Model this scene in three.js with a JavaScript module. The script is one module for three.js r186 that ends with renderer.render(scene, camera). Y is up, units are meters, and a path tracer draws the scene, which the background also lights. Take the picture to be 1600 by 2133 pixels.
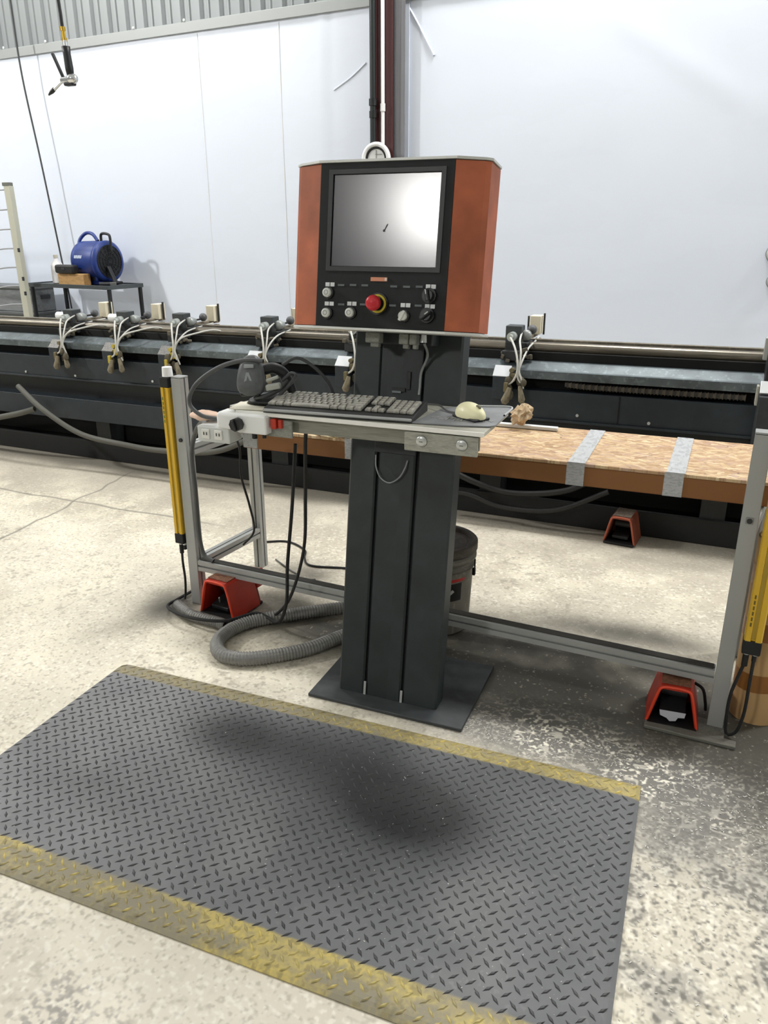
import * as THREE from 'three';
import { RoundedBoxGeometry } from 'three/addons/geometries/RoundedBoxGeometry.js';
import { mergeGeometries } from 'three/addons/utils/BufferGeometryUtils.js';
import { RectAreaLightUniformsLib } from 'three/addons/lights/RectAreaLightUniformsLib.js';

// ---------- camera, lights, exposure ----------
const scene = new THREE.Scene();
scene.background = new THREE.Color(0x0a0b0c);
const D2R = Math.PI / 180;
const camera = new THREE.PerspectiveCamera(66.98, 1600 / 2133, 0.05, 60);
camera.position.set(0, 1.5, 0);
camera.rotation.order = 'YXZ';
camera.rotation.set(-20.05 * D2R, 22.18 * D2R, -0.107 * D2R);
scene.add(camera);
const renderer = new THREE.WebGLRenderer({ antialias: true });
renderer.toneMapping = THREE.LinearToneMapping;
renderer.toneMappingExposure = 1.52;
renderer.shadowMap.enabled = true;
RectAreaLightUniformsLib.init();
const LAMP_Y = 5.6;
// [x, z, intensity, width, depth, aim]: flat bays over the bench, two floodlights aimed across the hall
const LAMPS = [
  [-8.6, -5.0, 17, 1.2, .6], [-4.6, -5.0, 21, 1.2, .6], [-0.6, -5.0, 42, 1.2, .6], [3.4, -5.0, 54, 1.2, .6],
  [-9.6, -1.2, 300, .45, .45, [-4, 1.0, -3.6]], [-4.9, 9.7, 62, .9, .7, [-.8, 1.4, -2]], [1.0, 3.6, 9, 1.2, .6], [-12.5, 9, 9, 1.2, .6],
];

// ---------- helpers ----------
let seed = 12345;
const rnd = () => { seed |= 0; seed = seed + 0x6D2B79F5 | 0; let t = Math.imul(seed ^ seed >>> 15, 1 | seed); t = t + Math.imul(t ^ t >>> 7, 61 | t) ^ t; return ((t ^ t >>> 14) >>> 0) / 4294967296; };
const rr = (a, b) => a + (b - a) * rnd();
const HS = new Float32Array(65536); for (let i = 0; i < 65536; i++) HS[i] = rnd();
const h2 = (x, y) => HS[((x * 73 + y * 12289 + (x * y) * 7) & 65535)];
function vn(x, y) { const xi = Math.floor(x), yi = Math.floor(y); let fx = x - xi, fy = y - yi; fx = fx * fx * (3 - 2 * fx); fy = fy * fy * (3 - 2 * fy);
  const a = h2(xi, yi), b = h2(xi + 1, yi), c = h2(xi, yi + 1), d = h2(xi + 1, yi + 1); return a + (b - a) * fx + (c - a) * fy + (a - b - c + d) * fx * fy; }
const fbm = (x, y, o = 4) => { let s = 0, a = .5, t = 0; for (let i = 0; i < o; i++) { s += a * vn(x + i * 17.3, y + i * 9.1); t += a; a *= .5; x *= 2.03; y *= 2.03; } return s / t; };
const sst = (a, b, x) => { const t = Math.min(1, Math.max(0, (x - a) / (b - a))); return t * t * (3 - 2 * t); };
const mix3 = (a, b, t) => [a[0] + (b[0] - a[0]) * t, a[1] + (b[1] - a[1]) * t, a[2] + (b[2] - a[2]) * t];
function tex(w, h, fn, srgb = true) {
  const d = new Uint8Array(w * h * 4);
  for (let j = 0; j < h; j++) for (let i = 0; i < w; i++) { const c = fn((i + .5) / w, (j + .5) / h), k = (j * w + i) * 4; d[k] = c[0]; d[k + 1] = c[1]; d[k + 2] = c[2]; d[k + 3] = 255; }
  const t = new THREE.DataTexture(d, w, h); t.magFilter = THREE.LinearFilter; t.minFilter = THREE.LinearMipmapLinearFilter; t.generateMipmaps = true;
  t.wrapS = t.wrapT = THREE.MirroredRepeatWrapping; if (srgb) t.colorSpace = THREE.SRGBColorSpace; t.needsUpdate = true; return t;
}
const mat = (hex, rough = .6, metal = 0, o = {}) => new THREE.MeshStandardMaterial({ color: hex, roughness: rough, metalness: metal, ...o });
// faint dust / scuff grain multiplied over plain paints
const grainTex = tex(512, 512, (u, v) => { const n = fbm(u * 22, v * 22, 5), m = fbm(u * 5 + 9, v * 5, 3); const g = 205 + 50 * n - 40 * sst(.55, .8, m) * .5; return [g, g, g]; });
grainTex.wrapS = grainTex.wrapT = THREE.RepeatWrapping;
const dustTex = tex(512, 512, (u, v) => { const n = fbm(u * 14, v * 14, 5), s = sst(.62, .74, fbm(u * 60 + 3, v * 60, 3)) * .5; const g = 150 + 90 * n + 70 * s; return [g * 1.0, g * .985, g * .95].map(x => Math.min(255, x)); });
dustTex.wrapS = dustTex.wrapT = THREE.RepeatWrapping;
const grainy = (hex, rough, metal = 0, o = {}) => mat(hex, rough, metal, { map: grainTex, ...o });
const dusty = (hex, rough, metal = 0, o = {}) => mat(hex, rough, metal, { map: dustTex, ...o });

const plain = g => { const n = g.index ? g.toNonIndexed() : g.clone(); for (const k of Object.keys(n.attributes)) if (!['position', 'normal', 'uv'].includes(k)) n.deleteAttribute(k);
  if (!n.attributes.uv) n.setAttribute('uv', new THREE.BufferAttribute(new Float32Array(n.attributes.position.count * 2), 2)); return n; };
const mg = list => mergeGeometries(list.map(plain));
const bx = (w, h, d, r = .003, x = 0, y = 0, z = 0) => { const m = Math.min(w, h, d); const g = r > 0 && m > .002 ? new RoundedBoxGeometry(w, h, d, 2, Math.min(r, m * .45)) : new THREE.BoxGeometry(w, h, d); g.translate(x, y, z); return g; };
const cyl = (r1, r2, h, n = 24, x = 0, y = 0, z = 0) => { const g = new THREE.CylinderGeometry(r1, r2, h, n); g.translate(x, y, z); return g; };
const cylX = (r, h, n = 24) => new THREE.CylinderGeometry(r, r, h, n).rotateZ(Math.PI / 2);
const cylZ = (r, h, n = 24) => new THREE.CylinderGeometry(r, r, h, n).rotateX(Math.PI / 2);
const lathe = (pts, n = 32) => new THREE.LatheGeometry(pts.map(p => new THREE.Vector2(p[0], p[1])), n);
const V = p => new THREE.Vector3(...p);
const tube = (pts, r, seg = 0, rad = 8) => new THREE.TubeGeometry(new THREE.CatmullRomCurve3(pts.map(V), false, 'centripetal'), seg || pts.length * 8, r, rad, false);
const shape = pts => { const s = new THREE.Shape(); pts.forEach((p, i) => i ? s.lineTo(...p) : s.moveTo(...p)); s.closePath(); return s; };
// outline given as (x, z), extruded upwards
const shapeZ = pts => shape(pts.map(([x, z]) => [x, -z]));
const ext = (s, depth, bevel = 0, seg = 2) => new THREE.ExtrudeGeometry(s, { depth: depth - 2 * bevel, bevelEnabled: bevel > 0, bevelSize: bevel, bevelThickness: bevel, bevelSegments: seg, bevelOffset: -bevel, curveSegments: 12 }).translate(0, 0, bevel);
const worldUV = (g, s = 1) => { const p = g.attributes.position, n = g.attributes.normal, uv = new Float32Array(p.count * 2);
  for (let i = 0; i < p.count; i++) { const ax = Math.abs(n.getX(i)), ay = Math.abs(n.getY(i)), az = Math.abs(n.getZ(i)); let u, v;
    if (ay >= ax && ay >= az) { u = p.getX(i); v = p.getZ(i); } else if (ax >= az) { u = p.getZ(i); v = p.getY(i); } else { u = p.getX(i); v = p.getY(i); }
    uv[2 * i] = u * s; uv[2 * i + 1] = v * s; } g.setAttribute('uv', new THREE.BufferAttribute(uv, 2)); return g; };

const used = {};
function numbered(n) { if (!(n in used)) { used[n] = 0; return n; } used[n]++; return n + '_' + String(used[n]).padStart(3, '0'); }
function M(name, geo, material, parent, pos, rot) {
  const m = new THREE.Mesh(geo, material); m.castShadow = m.receiveShadow = true;
  m.name = numbered(name);
  if (pos) m.position.set(...pos); if (rot) m.rotation.set(...rot);
  (parent || scene).add(m); return m;
}
function tag(o, label, category, group) { o.userData.label = label; o.userData.category = category; if (group) o.userData.group = group; return o; }
function thing(name, label, category, pos = [0, 0, 0], turn = 0, group) { const g = new THREE.Group(); g.name = numbered(name); g.position.set(...pos); g.rotation.y = turn; scene.add(g); return tag(g, label, category, group); }
function struct(name, geo, material, pos, rot) { const m = M(name, geo, material, null, pos, rot); m.userData.kind = 'structure'; return m; }
function dup(root, pos, turn, label, group) { const r = root.clone(); r.name = numbered(root.name.replace(/_\d{3}$/, '')); r.userData = { ...root.userData }; r.position.set(...pos); r.rotation.y = turn; if (label) r.userData.label = label; if (group) r.userData.group = group; scene.add(r); return r; }

// ---------- materials ----------
const steelGrey = grainy(0x4a5254, .5, .0);
const charcoal = grainy(0x3d4345, .62, 0);
const black = grainy(0x17181a, .6, 0);
const rubber = mat(0x1b1c1d, .75);
const alu = mat(0xa6a8a6, .42, .3);
const silver = mat(0xc9cccd, .35, .6);
const cream = grainy(0xc9c8bb, .5);
const orange = grainy(0xb04f2c, .5);
const red = grainy(0xc8321c, .45);
const yellow = mat(0xd8ae2a, .45);
const white = mat(0xe9ebec, .45);

// ---------- setting ----------
// floor: worn concrete, dust and rubber dirt at their real places, with some shade painted in (texture covers x -6..2, z -5..1)
const FX0 = -4.9, FX1 = .9, FZ0 = -4.3, FZ1 = -.3;
function blob(x, z, cx, cz, rx, rz) { const dx = (x - cx) / rx, dz = (z - cz) / rz; return Math.exp(-(dx * dx + dz * dz)); }
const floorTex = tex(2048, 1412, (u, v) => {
  const x = FX0 + u * (FX1 - FX0), z = FZ0 + v * (FZ1 - FZ0);
  const big = fbm(x * 1.1 + 30, z * 1.1 + 11, 4), mid = fbm(x * 5 + 7, z * 5, 3);
  const a1 = .5 * vn(x * 96, z * 96) + .5 * vn(x * 170 + 9, z * 170), a2 = .55 * vn(x * 70 + z * 36 + 5, z * 88 - x * 30) + .45 * vn(x * 150, z * 150 + 7), a3 = vn(x * 36 + 4, z * 36) * .6 + vn(x * 88 + 4, z * 88) * .4;
  let c = mix3([218, 211, 194], [196, 188, 171], sst(.4, .7, big));
  c = mix3(c, [240, 233, 212], sst(.45, .75, mid) * .5);
  c = mix3(c, [164, 156, 140], sst(.56, .82, a1) * .6);
  c = mix3(c, [244, 240, 226], sst(.56, .8, a2) * .6);
  c = mix3(c, [150, 143, 128], sst(.6, .85, a3) * sst(.45, .7, fbm(x * 3 + 60, z * 3, 3)) * .55);
  // bench shadow painted into the floor colour, cooler left foreground
  const benchShade = sst(-3.05, -3.6, z + .5 * (mid - .5) + .25 * (big - .5)) * sst(-1.4, -2.2, x);
  c = mix3(c, [160, 153, 141], benchShade * .55); c = mix3(c, [168, 160, 148], sst(-3.3, -3.7, z + .3 * (mid - .5)) * sst(-2.2, -1.4, x) * .4);
  c = mix3(c, [222, 219, 214], sst(-1.25, -.8, z) * .4 * (.4 + .6 * a2));
  c = mix3(c, [140, 137, 132], sst(-1.05, -.8, z) * sst(.5, .75, fbm(x * 4 + 13, z * 4, 3)) * sst(.4, .7, a1) * .7);
  // specks of black rubber on the right foreground
  const rt = sst(-.25, .08, x) * sst(-2.1, -1.85, z), rs = .55 * vn(x * 88 - z * 36 + 3, z * 76 + x * 36) + .45 * vn(x * 160 + 1, z * 160 + 40), rp = fbm(x * 9 + 2, z * 9 + 40, 3);
  c = mix3(c, [176, 172, 164], rt * sst(.4, .65, rp) * .7); c = mix3(c, [104, 101, 95], rt * sst(.42, .78, rs + .55 * (rp - .5) - .1 * sst(-1.7, -1.1, z)) * .75);
  c = mix3(c, [246, 241, 226], rt * sst(.55, .75, a2) * .55);
  // rubber dust around the frame and console base, plus painted shadow below the rail
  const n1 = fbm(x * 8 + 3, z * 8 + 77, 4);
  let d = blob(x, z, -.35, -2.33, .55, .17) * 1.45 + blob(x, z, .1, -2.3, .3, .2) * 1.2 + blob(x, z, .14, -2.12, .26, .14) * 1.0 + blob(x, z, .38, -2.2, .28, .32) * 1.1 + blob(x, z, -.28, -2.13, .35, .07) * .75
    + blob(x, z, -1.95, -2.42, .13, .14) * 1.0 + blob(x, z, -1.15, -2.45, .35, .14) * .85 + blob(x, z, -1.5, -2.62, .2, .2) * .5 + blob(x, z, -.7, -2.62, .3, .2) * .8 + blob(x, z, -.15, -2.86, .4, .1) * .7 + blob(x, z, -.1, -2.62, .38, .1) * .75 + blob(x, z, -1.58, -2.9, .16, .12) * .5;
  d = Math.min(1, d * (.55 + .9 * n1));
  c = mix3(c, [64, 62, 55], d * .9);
  // grey dust with curled pale shavings between the mat and the frame
  let w = Math.max(blob(x, z, -.35, -2.08, .42, .13), blob(x, z, .06, -2.0, .3, .16), blob(x, z, .12, -1.84, .2, .14) * .8); w = Math.min(1, w * 1.25);
  c = mix3(c, [112, 110, 106], w * .85);
  const ch = Math.max(sst(.58, .72, .5 * vn(x * 90 + z * 30, z * 110) + .5 * vn(x * 160 + 7, z * 160)), 1 - sst(.02, .1, Math.abs(vn(x * 42 + 17, z * 42 + 3) - .5)) - .35);
  c = mix3(c, [243, 238, 222], Math.max(0, w) * ch * (.45 + .55 * sst(.35, .6, fbm(x * 7 + 33, z * 7, 3))) * .95);
  c = mix3(c, [200, 196, 182], d * sst(.74, .84, a1) * .6);
  c = mix3(c, [112, 107, 98], sst(-3.78, -3.95, z) * .5);  // painted bench shadow, deeper along the bench foot
  // a scratch and a saw-cut line
  const cr = Math.abs((x + 3.31) * .9 + (z + 3.33) * -.12 + .05 * (fbm(x * 6, z * 6, 2) - .5));
  c = mix3(c, [120, 116, 106], (1 - sst(.002, .012, cr)) * .7 * sst(-4, -3.8, z) * (1 - sst(-2.7, -2.4, z)));
  const cr2 = Math.abs(z + 3.31 + .06 * (fbm(x * 3, 4, 2) - .5) - .03 * (x + 3.3));
  c = mix3(c, [120, 116, 106], (1 - sst(.003, .016, cr2)) * .6 * sst(-4.4, -4.1, x) * (1 - sst(-2.5, -2.2, x)));
  return c;
});
{
  const g = new THREE.BoxGeometry(24, .2, 22); g.translate(-5, -.1, 3);
  const p = g.attributes.position, uv = new Float32Array(p.count * 2);
  for (let i = 0; i < p.count; i++) { uv[2 * i] = (p.getX(i) - FX0) / (FX1 - FX0); uv[2 * i + 1] = (p.getZ(i) - FZ0) / (FZ1 - FZ0); }
  g.setAttribute('uv', new THREE.BufferAttribute(uv, 2));
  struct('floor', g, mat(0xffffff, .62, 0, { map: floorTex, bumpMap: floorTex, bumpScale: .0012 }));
}
const WALL_A = -0.0913, WX = -2.5, WZ = -5.985;
const wallPt = (s, y, off) => { const c = Math.cos(WALL_A), n = Math.sin(WALL_A); return [WX + s * c + off * n, y, WZ - s * n + off * c]; };
const linerTex = tex(1024, 512, (u, v) => { const n = fbm(u * 30, v * 14, 4), m = fbm(u * 6 + 3, v * 3, 3), st = sst(.66, .8, fbm(u * 70, v * 9, 3)) * 6; const g = 240 + 3 * n + 3 * m; return [g - 9, g - 3, Math.min(255, g + 6)]; });
const linerMat = mat(0xf4f6fb, .45, 0, { map: linerTex, side: THREE.DoubleSide });
{
  // white liner sheeting with soft seams and wrinkles, built as a thin relief
  const W = 18, H = 3.02, g = new THREE.BoxGeometry(W, H, .08, 360, 60, 1);
  const p = g.attributes.position;
  for (let i = 0; i < p.count; i++) if (p.getZ(i) > 0) {
    const x = p.getX(i), y = p.getY(i) + H / 2; let d = .004 * (fbm(x * 1.3 + 9, y * 1.3, 3) - .5) * 2;
    for (const sx of [-3.07, -1.95, -1.15, 2.0, 4.4]) d += .0045 * Math.exp(-Math.pow((x - sx) / .02, 2)) - .003 * Math.exp(-Math.pow((x - sx - .05) / .03, 2));
    const f = (x - .25) * .55 + (y - 2.75) * .85; d += .006 * Math.exp(-f * f / .002) * sst(0.1, .3, x) * (1 - sst(.9, 1.3, x));
    d += .006 * sst(.45, .75, fbm(x * 9, y * 9 + 4, 3)) * (1 - sst(.85, 1.25, y)) * sst(1.0, 1.6, x);
    p.setZ(i, p.getZ(i) + d);
  }
  g.computeVertexNormals();
  const wb = struct('wall_back', g, linerMat, wallPt(1.5, H / 2, -.04), [0, WALL_A, 0]);
  const sm = mat(0xefeee8, .5); // seams and folds of the sheeting, s measured along the wall from the column
  for (const [sx, w] of [[-.845, .004], [-1.64, .0025]]) M('seam', bx(w, 2.98, .003, .0005), sm, wb, [sx - 1.5, 0, .043]);
  const F = (p, r) => M('fold', tube(p.map(([a, y]) => [a - 1.5, y - H / 2, .042]), r, 30, 8), linerMat, wb);
  F([[.26, 2.99], [.3, 2.93], [.36, 2.84], [.47, 2.66]], .008); F([[.2, 2.9], [.215, 2.82], [.225, 2.74]], .006); F([[-.08, 2.66], [-.2, 2.58], [-.36, 2.5]], .006);
  for (const y of [2.6, 2.56, 2.44]) M('rivet', new THREE.SphereGeometry(.012, 10, 8), y > 2.5 ? white : mat(0x8b8d8e, .5), wb, [.235 - 1.5, y - H / 2, .052]);
  // corrugated cladding above
  const pts = []; const pitch = .2; for (let i = 0; i < 90; i++) { const x = -9 + i * pitch; pts.push([x, 0], [x + .03, 0], [x + .045, .028], [x + .075, .028], [x + .09, 0], [x + .13, 0], [x + .14, .01], [x + .155, .01], [x + .165, 0]); }
  const sh = new THREE.Shape(); sh.moveTo(-9, -.04); pts.forEach(q => sh.lineTo(q[0], q[1])); sh.lineTo(9, 0); sh.lineTo(9, -.04); sh.closePath();
  const cg = new THREE.ExtrudeGeometry(sh, { depth: 3.4, bevelEnabled: false }).rotateX(-Math.PI / 2);   // y = shape z, shape y -> -z
  cg.scale(1, 1, -1); cg.index || 0; { const q = plain(cg), a = q.attributes.position; for (let i = 0; i < a.count; i += 3) { for (const k of ['position', 'normal', 'uv']) { const at = q.attributes[k], n = at.itemSize; for (let j = 0; j < n; j++) { const t = at.array[(i + 1) * n + j]; at.array[(i + 1) * n + j] = at.array[(i + 2) * n + j]; at.array[(i + 2) * n + j] = t; } } }
    q.computeVertexNormals();
    struct('wall_upper', q, mat(0x8d9294, .5, .2), wallPt(1.5, 3.05, -.06), [0, WALL_A, 0]); }
  const fl = mg([bx(18, .075, .012, .003, 0, .035, 0), bx(18, .01, .05, .002, 0, .07, -.022)]);
  const trim = struct('trim_1', fl, mat(0x9da1a1, .5, .2), wallPt(1.5, 3.015, .012), [0, WALL_A, 0]);
  const sg = new THREE.SphereGeometry(.012, 10, 8).scale(1, 1, .5);
  for (const s of [-7.0, -5.5, -4.92, -4.36, -3.3, -2.75]) M('screw', sg, white, trim, [s - 1.5 + 1.0, .085, -.004 + .012]);
  // lapped sheet edge beside the column
  struct('trim_2', mg([bx(.07, 3.0, .006, .002)]), linerMat, wallPt(.245, 1.52, .008), [0, WALL_A, 0]);
}
const shellMat = mat(0xd5d8d8, .8);
struct('wall_back_left', new THREE.BoxGeometry(7, 6.6, .1), shellMat, wallPt(-11, 3.2, -.05), [0, WALL_A, 0]);
struct('wall_left', new THREE.BoxGeometry(.2, 6.6, 22), shellMat, [-15.2, 3.2, 3]);
struct('wall_right', new THREE.BoxGeometry(.2, 6.6, 22), shellMat, [6.4, 3.2, 3]);
struct('wall_front', new THREE.BoxGeometry(24, 6.6, .2), shellMat, [-5, 3.2, 13.6]);
struct('ceiling', new THREE.BoxGeometry(24, .15, 22), mat(0xdfe2e4, .8), [-5, 6.4, 3]);
// building column with conduits
{
  const colMat = grainy(0x4c1d1f, .4), y0 = 0, H = 6.2, z = -5.86;
  const s = new THREE.Group(); s.name = 'steel_column'; s.userData = { kind: 'structure', label: 'dark maroon steel building column against the white wall' }; scene.add(s);
  M('flange', bx(.15, H, .012, .002, -2.385, H / 2, z), colMat, s);
  M('web', bx(.01, H, .13, .001, -2.385, H / 2, z - .07), colMat, s);
  M('back_flange', bx(.15, H, .01, .002, -2.385, H / 2, z - .14), colMat, s);
  M('side_angle', mg([bx(.085, H, .006, .001, -2.275, H / 2, z - .03), bx(.006, H, .09, .001, -2.312, H / 2, z - .075)]), grainy(0x8b8b90, .45, .3), s);
  const bp = thing('black_pipe', 'black steel pipe running up the left edge of the maroon column', 'pipe', [-2.452, 0, z + .045]);
  M('pipe_run', cyl(.022, .022, H, 20, 0, H / 2, 0), mat(0x252b2b, .4, .3), bp); for (const [r, y] of [[.029, 2.37], [.027, 2.29]]) M('coupling', cyl(r, r, .045, 20, 0, y, 0), mat(0x1c2020, .45, .3), bp);
  const cp = thing('white_conduit', 'thin white conduit running up the middle of the maroon column', 'conduit', [-2.382, 0, z + .026]);
  M('pipe_run', cyl(.0135, .0135, H, 16, 0, H / 2, 0), mat(0xf3f3f4, .3), cp); M('coupling', cyl(.019, .019, .05, 16, 0, 2.335, 0), mat(0xe5e5e6, .35), cp);
  const gz = thing('dial_gauge', 'round white dial with a black ring fixed to the maroon column', 'gauge', [-2.41, 1.99, z + .09]);
  M('rim', new THREE.TorusGeometry(.098, .017, 12, 40), white, gz); M('ring', new THREE.TorusGeometry(.076, .009, 10, 40), black, gz);
  M('face', cylZ(.09, .02, 40), mat(0xe4e6e6, .5), gz, [0, 0, -.012]);
  M('needle', mg([bx(.004, .06, .003, 0, 0, .03, 0), bx(.05, .004, .003, 0, .02, .03, 0)]), mat(0x9a9c9c, .5), gz, [0, 0, .001]);
  M('mount', cylZ(.03, .06), black, gz, [0, 0, -.052]);
}
// small wall fittings at the right edge of the picture
for (const [x, y, r, c, lb] of [[.352, 1.355, .055, 0xb9bcba, 'upper round grey fitting on the white wall at the right edge'], [.37, 1.185, .045, 0xa2a3ad, 'lower round grey fitting on the white wall at the right edge']]) {
  const zz = WZ + (x - WX) * .0915;
  const t = thing('wall_fitting', lb, 'wall fitting', [x, y, zz + .012], WALL_A); M('body', lathe([[0, .03], [r * .7, .028], [r * .95, .018], [r, 0], [0, 0]]).rotateX(Math.PI / 2), mat(c, .5), t); M('rim', new THREE.TorusGeometry(r, .006, 8, 30), mat(0x8d9090, .5), t);
}

// ---------- lamps ----------
const LAMP_WHERE = ['above the left end of the bench', 'above the blow gun hose', 'above the chipboard', 'above the right end of the bench', 'in the middle of the left half', 'far behind facing the console screen', 'behind the mat on the right', 'in the far left rear corner'];
LAMPS.forEach(([x, z, I, w, d, aim], i) => {
  const t = thing(aim ? 'flood_lamp' : 'high_bay_lamp', (aim ? 'white square flood lamp hung overhead ' : 'white flat high bay lamp hung overhead ') + LAMP_WHERE[i], 'lamp', [x, LAMP_Y, z]);
  const head = new THREE.Group(); head.name = numbered('lamp_head'); t.add(head);
  M('housing', bx(w + .06, .05, d + .06, .01, 0, .04, 0), white, head);
  if (aim) { const q = new THREE.Quaternion().setFromUnitVectors(new THREE.Vector3(0, -1, 0), new THREE.Vector3(aim[0] - x, aim[1] - LAMP_Y, aim[2] - z).normalize()); head.quaternion.copy(q); M('hanger', cyl(.01, .01, .66, 8, 0, .4, 0), silver, t); }
  else for (const hx of [-.5, .5]) M('hanger', cyl(.006, .006, .66, 8, hx, .39, 0), silver, t);
  const e = new THREE.MeshStandardMaterial({ color: 0xffffff, emissive: new THREE.Color(1, .98, .94), emissiveIntensity: I * .25 });
  M('diffuser', new THREE.BoxGeometry(w, .008, d), e, head, [0, .01, 0]);
  const L = new THREE.RectAreaLight(new THREE.Color(1, .985, .955), I, w, d); const dir = aim ? new THREE.Vector3(aim[0] - x, aim[1] - LAMP_Y, aim[2] - z).normalize() : new THREE.Vector3(0, -1, 0);
  L.position.set(x + dir.x * .004, LAMP_Y + dir.y * .004, z + dir.z * .004); L.lookAt(x + dir.x, LAMP_Y + dir.y, z + dir.z + (aim ? 0 : 1e-6)); scene.add(L);
});

// ---------- bench machine ----------
const BA = -.026, BO = [0, 0, -3.955];
const bench = thing('conveyor_bench', 'long dark grey machine bench with guide rails along the white wall', 'machine', BO, BA);
const lift = (g) => { const p = g.attributes.position; for (let i = 0; i < p.count; i++) p.setY(i, p.getY(i) * (1 + .0095 * (p.getX(i) - .27))); g.computeVertexNormals(); return g; };
const BX0 = -6.0, BX1 = 1.3, BL = BX1 - BX0, BC = (BX0 + BX1) / 2;
const long = (h, d, y, z, r = .003) => { const g = bx(BL, h, d, r, BC, y, z); return worldUV(lift(g.index ? g.toNonIndexed() : g)); };
const prof = (pts) => { const g = ext(shape(pts), BL, .003).rotateY(-Math.PI / 2); g.scale(1, 1, 1); g.translate(BX1, 0, 0); return worldUV(lift(plain(g))); };
// shape x -> world z after rotateY(-90): (x,y,z) -> (-z, y, x)
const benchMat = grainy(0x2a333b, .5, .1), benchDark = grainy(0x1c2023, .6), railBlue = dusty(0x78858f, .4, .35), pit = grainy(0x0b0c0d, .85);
M('front_beam', long(.145, .1, .652, -.05), benchMat, bench);
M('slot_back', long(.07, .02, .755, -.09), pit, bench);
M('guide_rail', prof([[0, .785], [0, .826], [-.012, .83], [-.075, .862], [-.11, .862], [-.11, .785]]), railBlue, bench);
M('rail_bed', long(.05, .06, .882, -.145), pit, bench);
M('rear_rail', long(.03, .03, .945, -.235), dusty(0x9a9488, .5, .2), bench);
M('rear_beam', long(.62, .04, .62, -.3), benchDark, bench);
const shaftG = lift(plain(cylX(.028, BL, 24).translate(BC, .925, -.16)));
M('drive_shaft', shaftG, dusty(0x8f8a82, .34, .7), bench);
M('recess_panel', long(.135, .02, .51, -.06), benchDark, bench);
M('ledge', long(.014, .06, .574, -.02, .002), benchMat, bench);
M('lower_beam', long(.15, .1, .372, .0), benchMat, bench);
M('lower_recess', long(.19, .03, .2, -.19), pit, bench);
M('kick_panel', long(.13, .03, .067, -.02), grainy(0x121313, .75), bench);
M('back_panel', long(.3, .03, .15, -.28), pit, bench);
for (const x of [-5.2, -3.75, -2.35, -1.0, .15]) M('leg', lift(bx(.12, .3, .14, .004, x, .15, -.1)), benchDark, bench);
for (const [x, y] of [[-4.35, .6], [-3.9, .6], [-3.25, .605], [-.55, .61], [-.2, .6], [-2.2, .6], [-.85, .595]]) M('bolt', cylZ(.008, .012, 8), silver, bench, [x, y * (1 + .0095 * x), .003]);
M('seam_plate', lift(bx(.006, .14, .004, .001, -.35, .652, .001)), pit, bench);
// cable chain in the slot at the right
{
  const gl = mg([bx(.016, .024, .026, .003), bx(.004, .03, .03, .001, .008, 0, 0)]), cm = mat(0x4b453c, .7), cm2 = mat(0x2f2c28, .7);
  for (let i = 0; i < 52; i++) { const x = -.62 + i * .0162, y = .757 + (i < 6 ? (6 - i) * .001 : 0); M('chain_link', gl, i % 2 ? cm : cm2, bench, [x, y * (1 + .0095 * (x - .27)), -.02], [0, 0, -.02]); }
}
// end block at the right edge
{
  const eb = thing('end_block', 'dark machine end block at the right end of the bench rails', 'machine block', [.0, 0, -3.955], BA);
  M('housing', bx(.34, .27, .16, .006, .435, .66, .06), grainy(0x2d3336, .55), eb);
  M('cover', bx(.3, .15, .2, .006, .43, .89, -.06), benchDark, eb);
  M('plate', mg([bx(.2, .012, .07, .003).rotateX(.75)]), silver, eb, [.365, .825, .08]);
  M('knob', new THREE.SphereGeometry(.016, 16, 12), silver, eb, [.325, .845, .105]);
  M('flange', bx(.012, .09, .1, .003, .26, .78, -.0), cream, eb);
  M('cylinder', cylZ(.04, .06, 28), mat(0xb0b4b4, .35, .4), eb, [.345, .99, .03]);
  M('bracket', mg([bx(.02, .1, .04, .003, .27, .985, -.03), bx(.14, .015, .05, .003, .37, 1.045, 0)]), alu, eb);
  M('white_cap', bx(.09, .09, .06, .008, .37, 1.1, 0), white, eb);
  M('cap_edge', bx(.012, .1, .06, .003, .318, 1.1, .004), black, eb);
}
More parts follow.
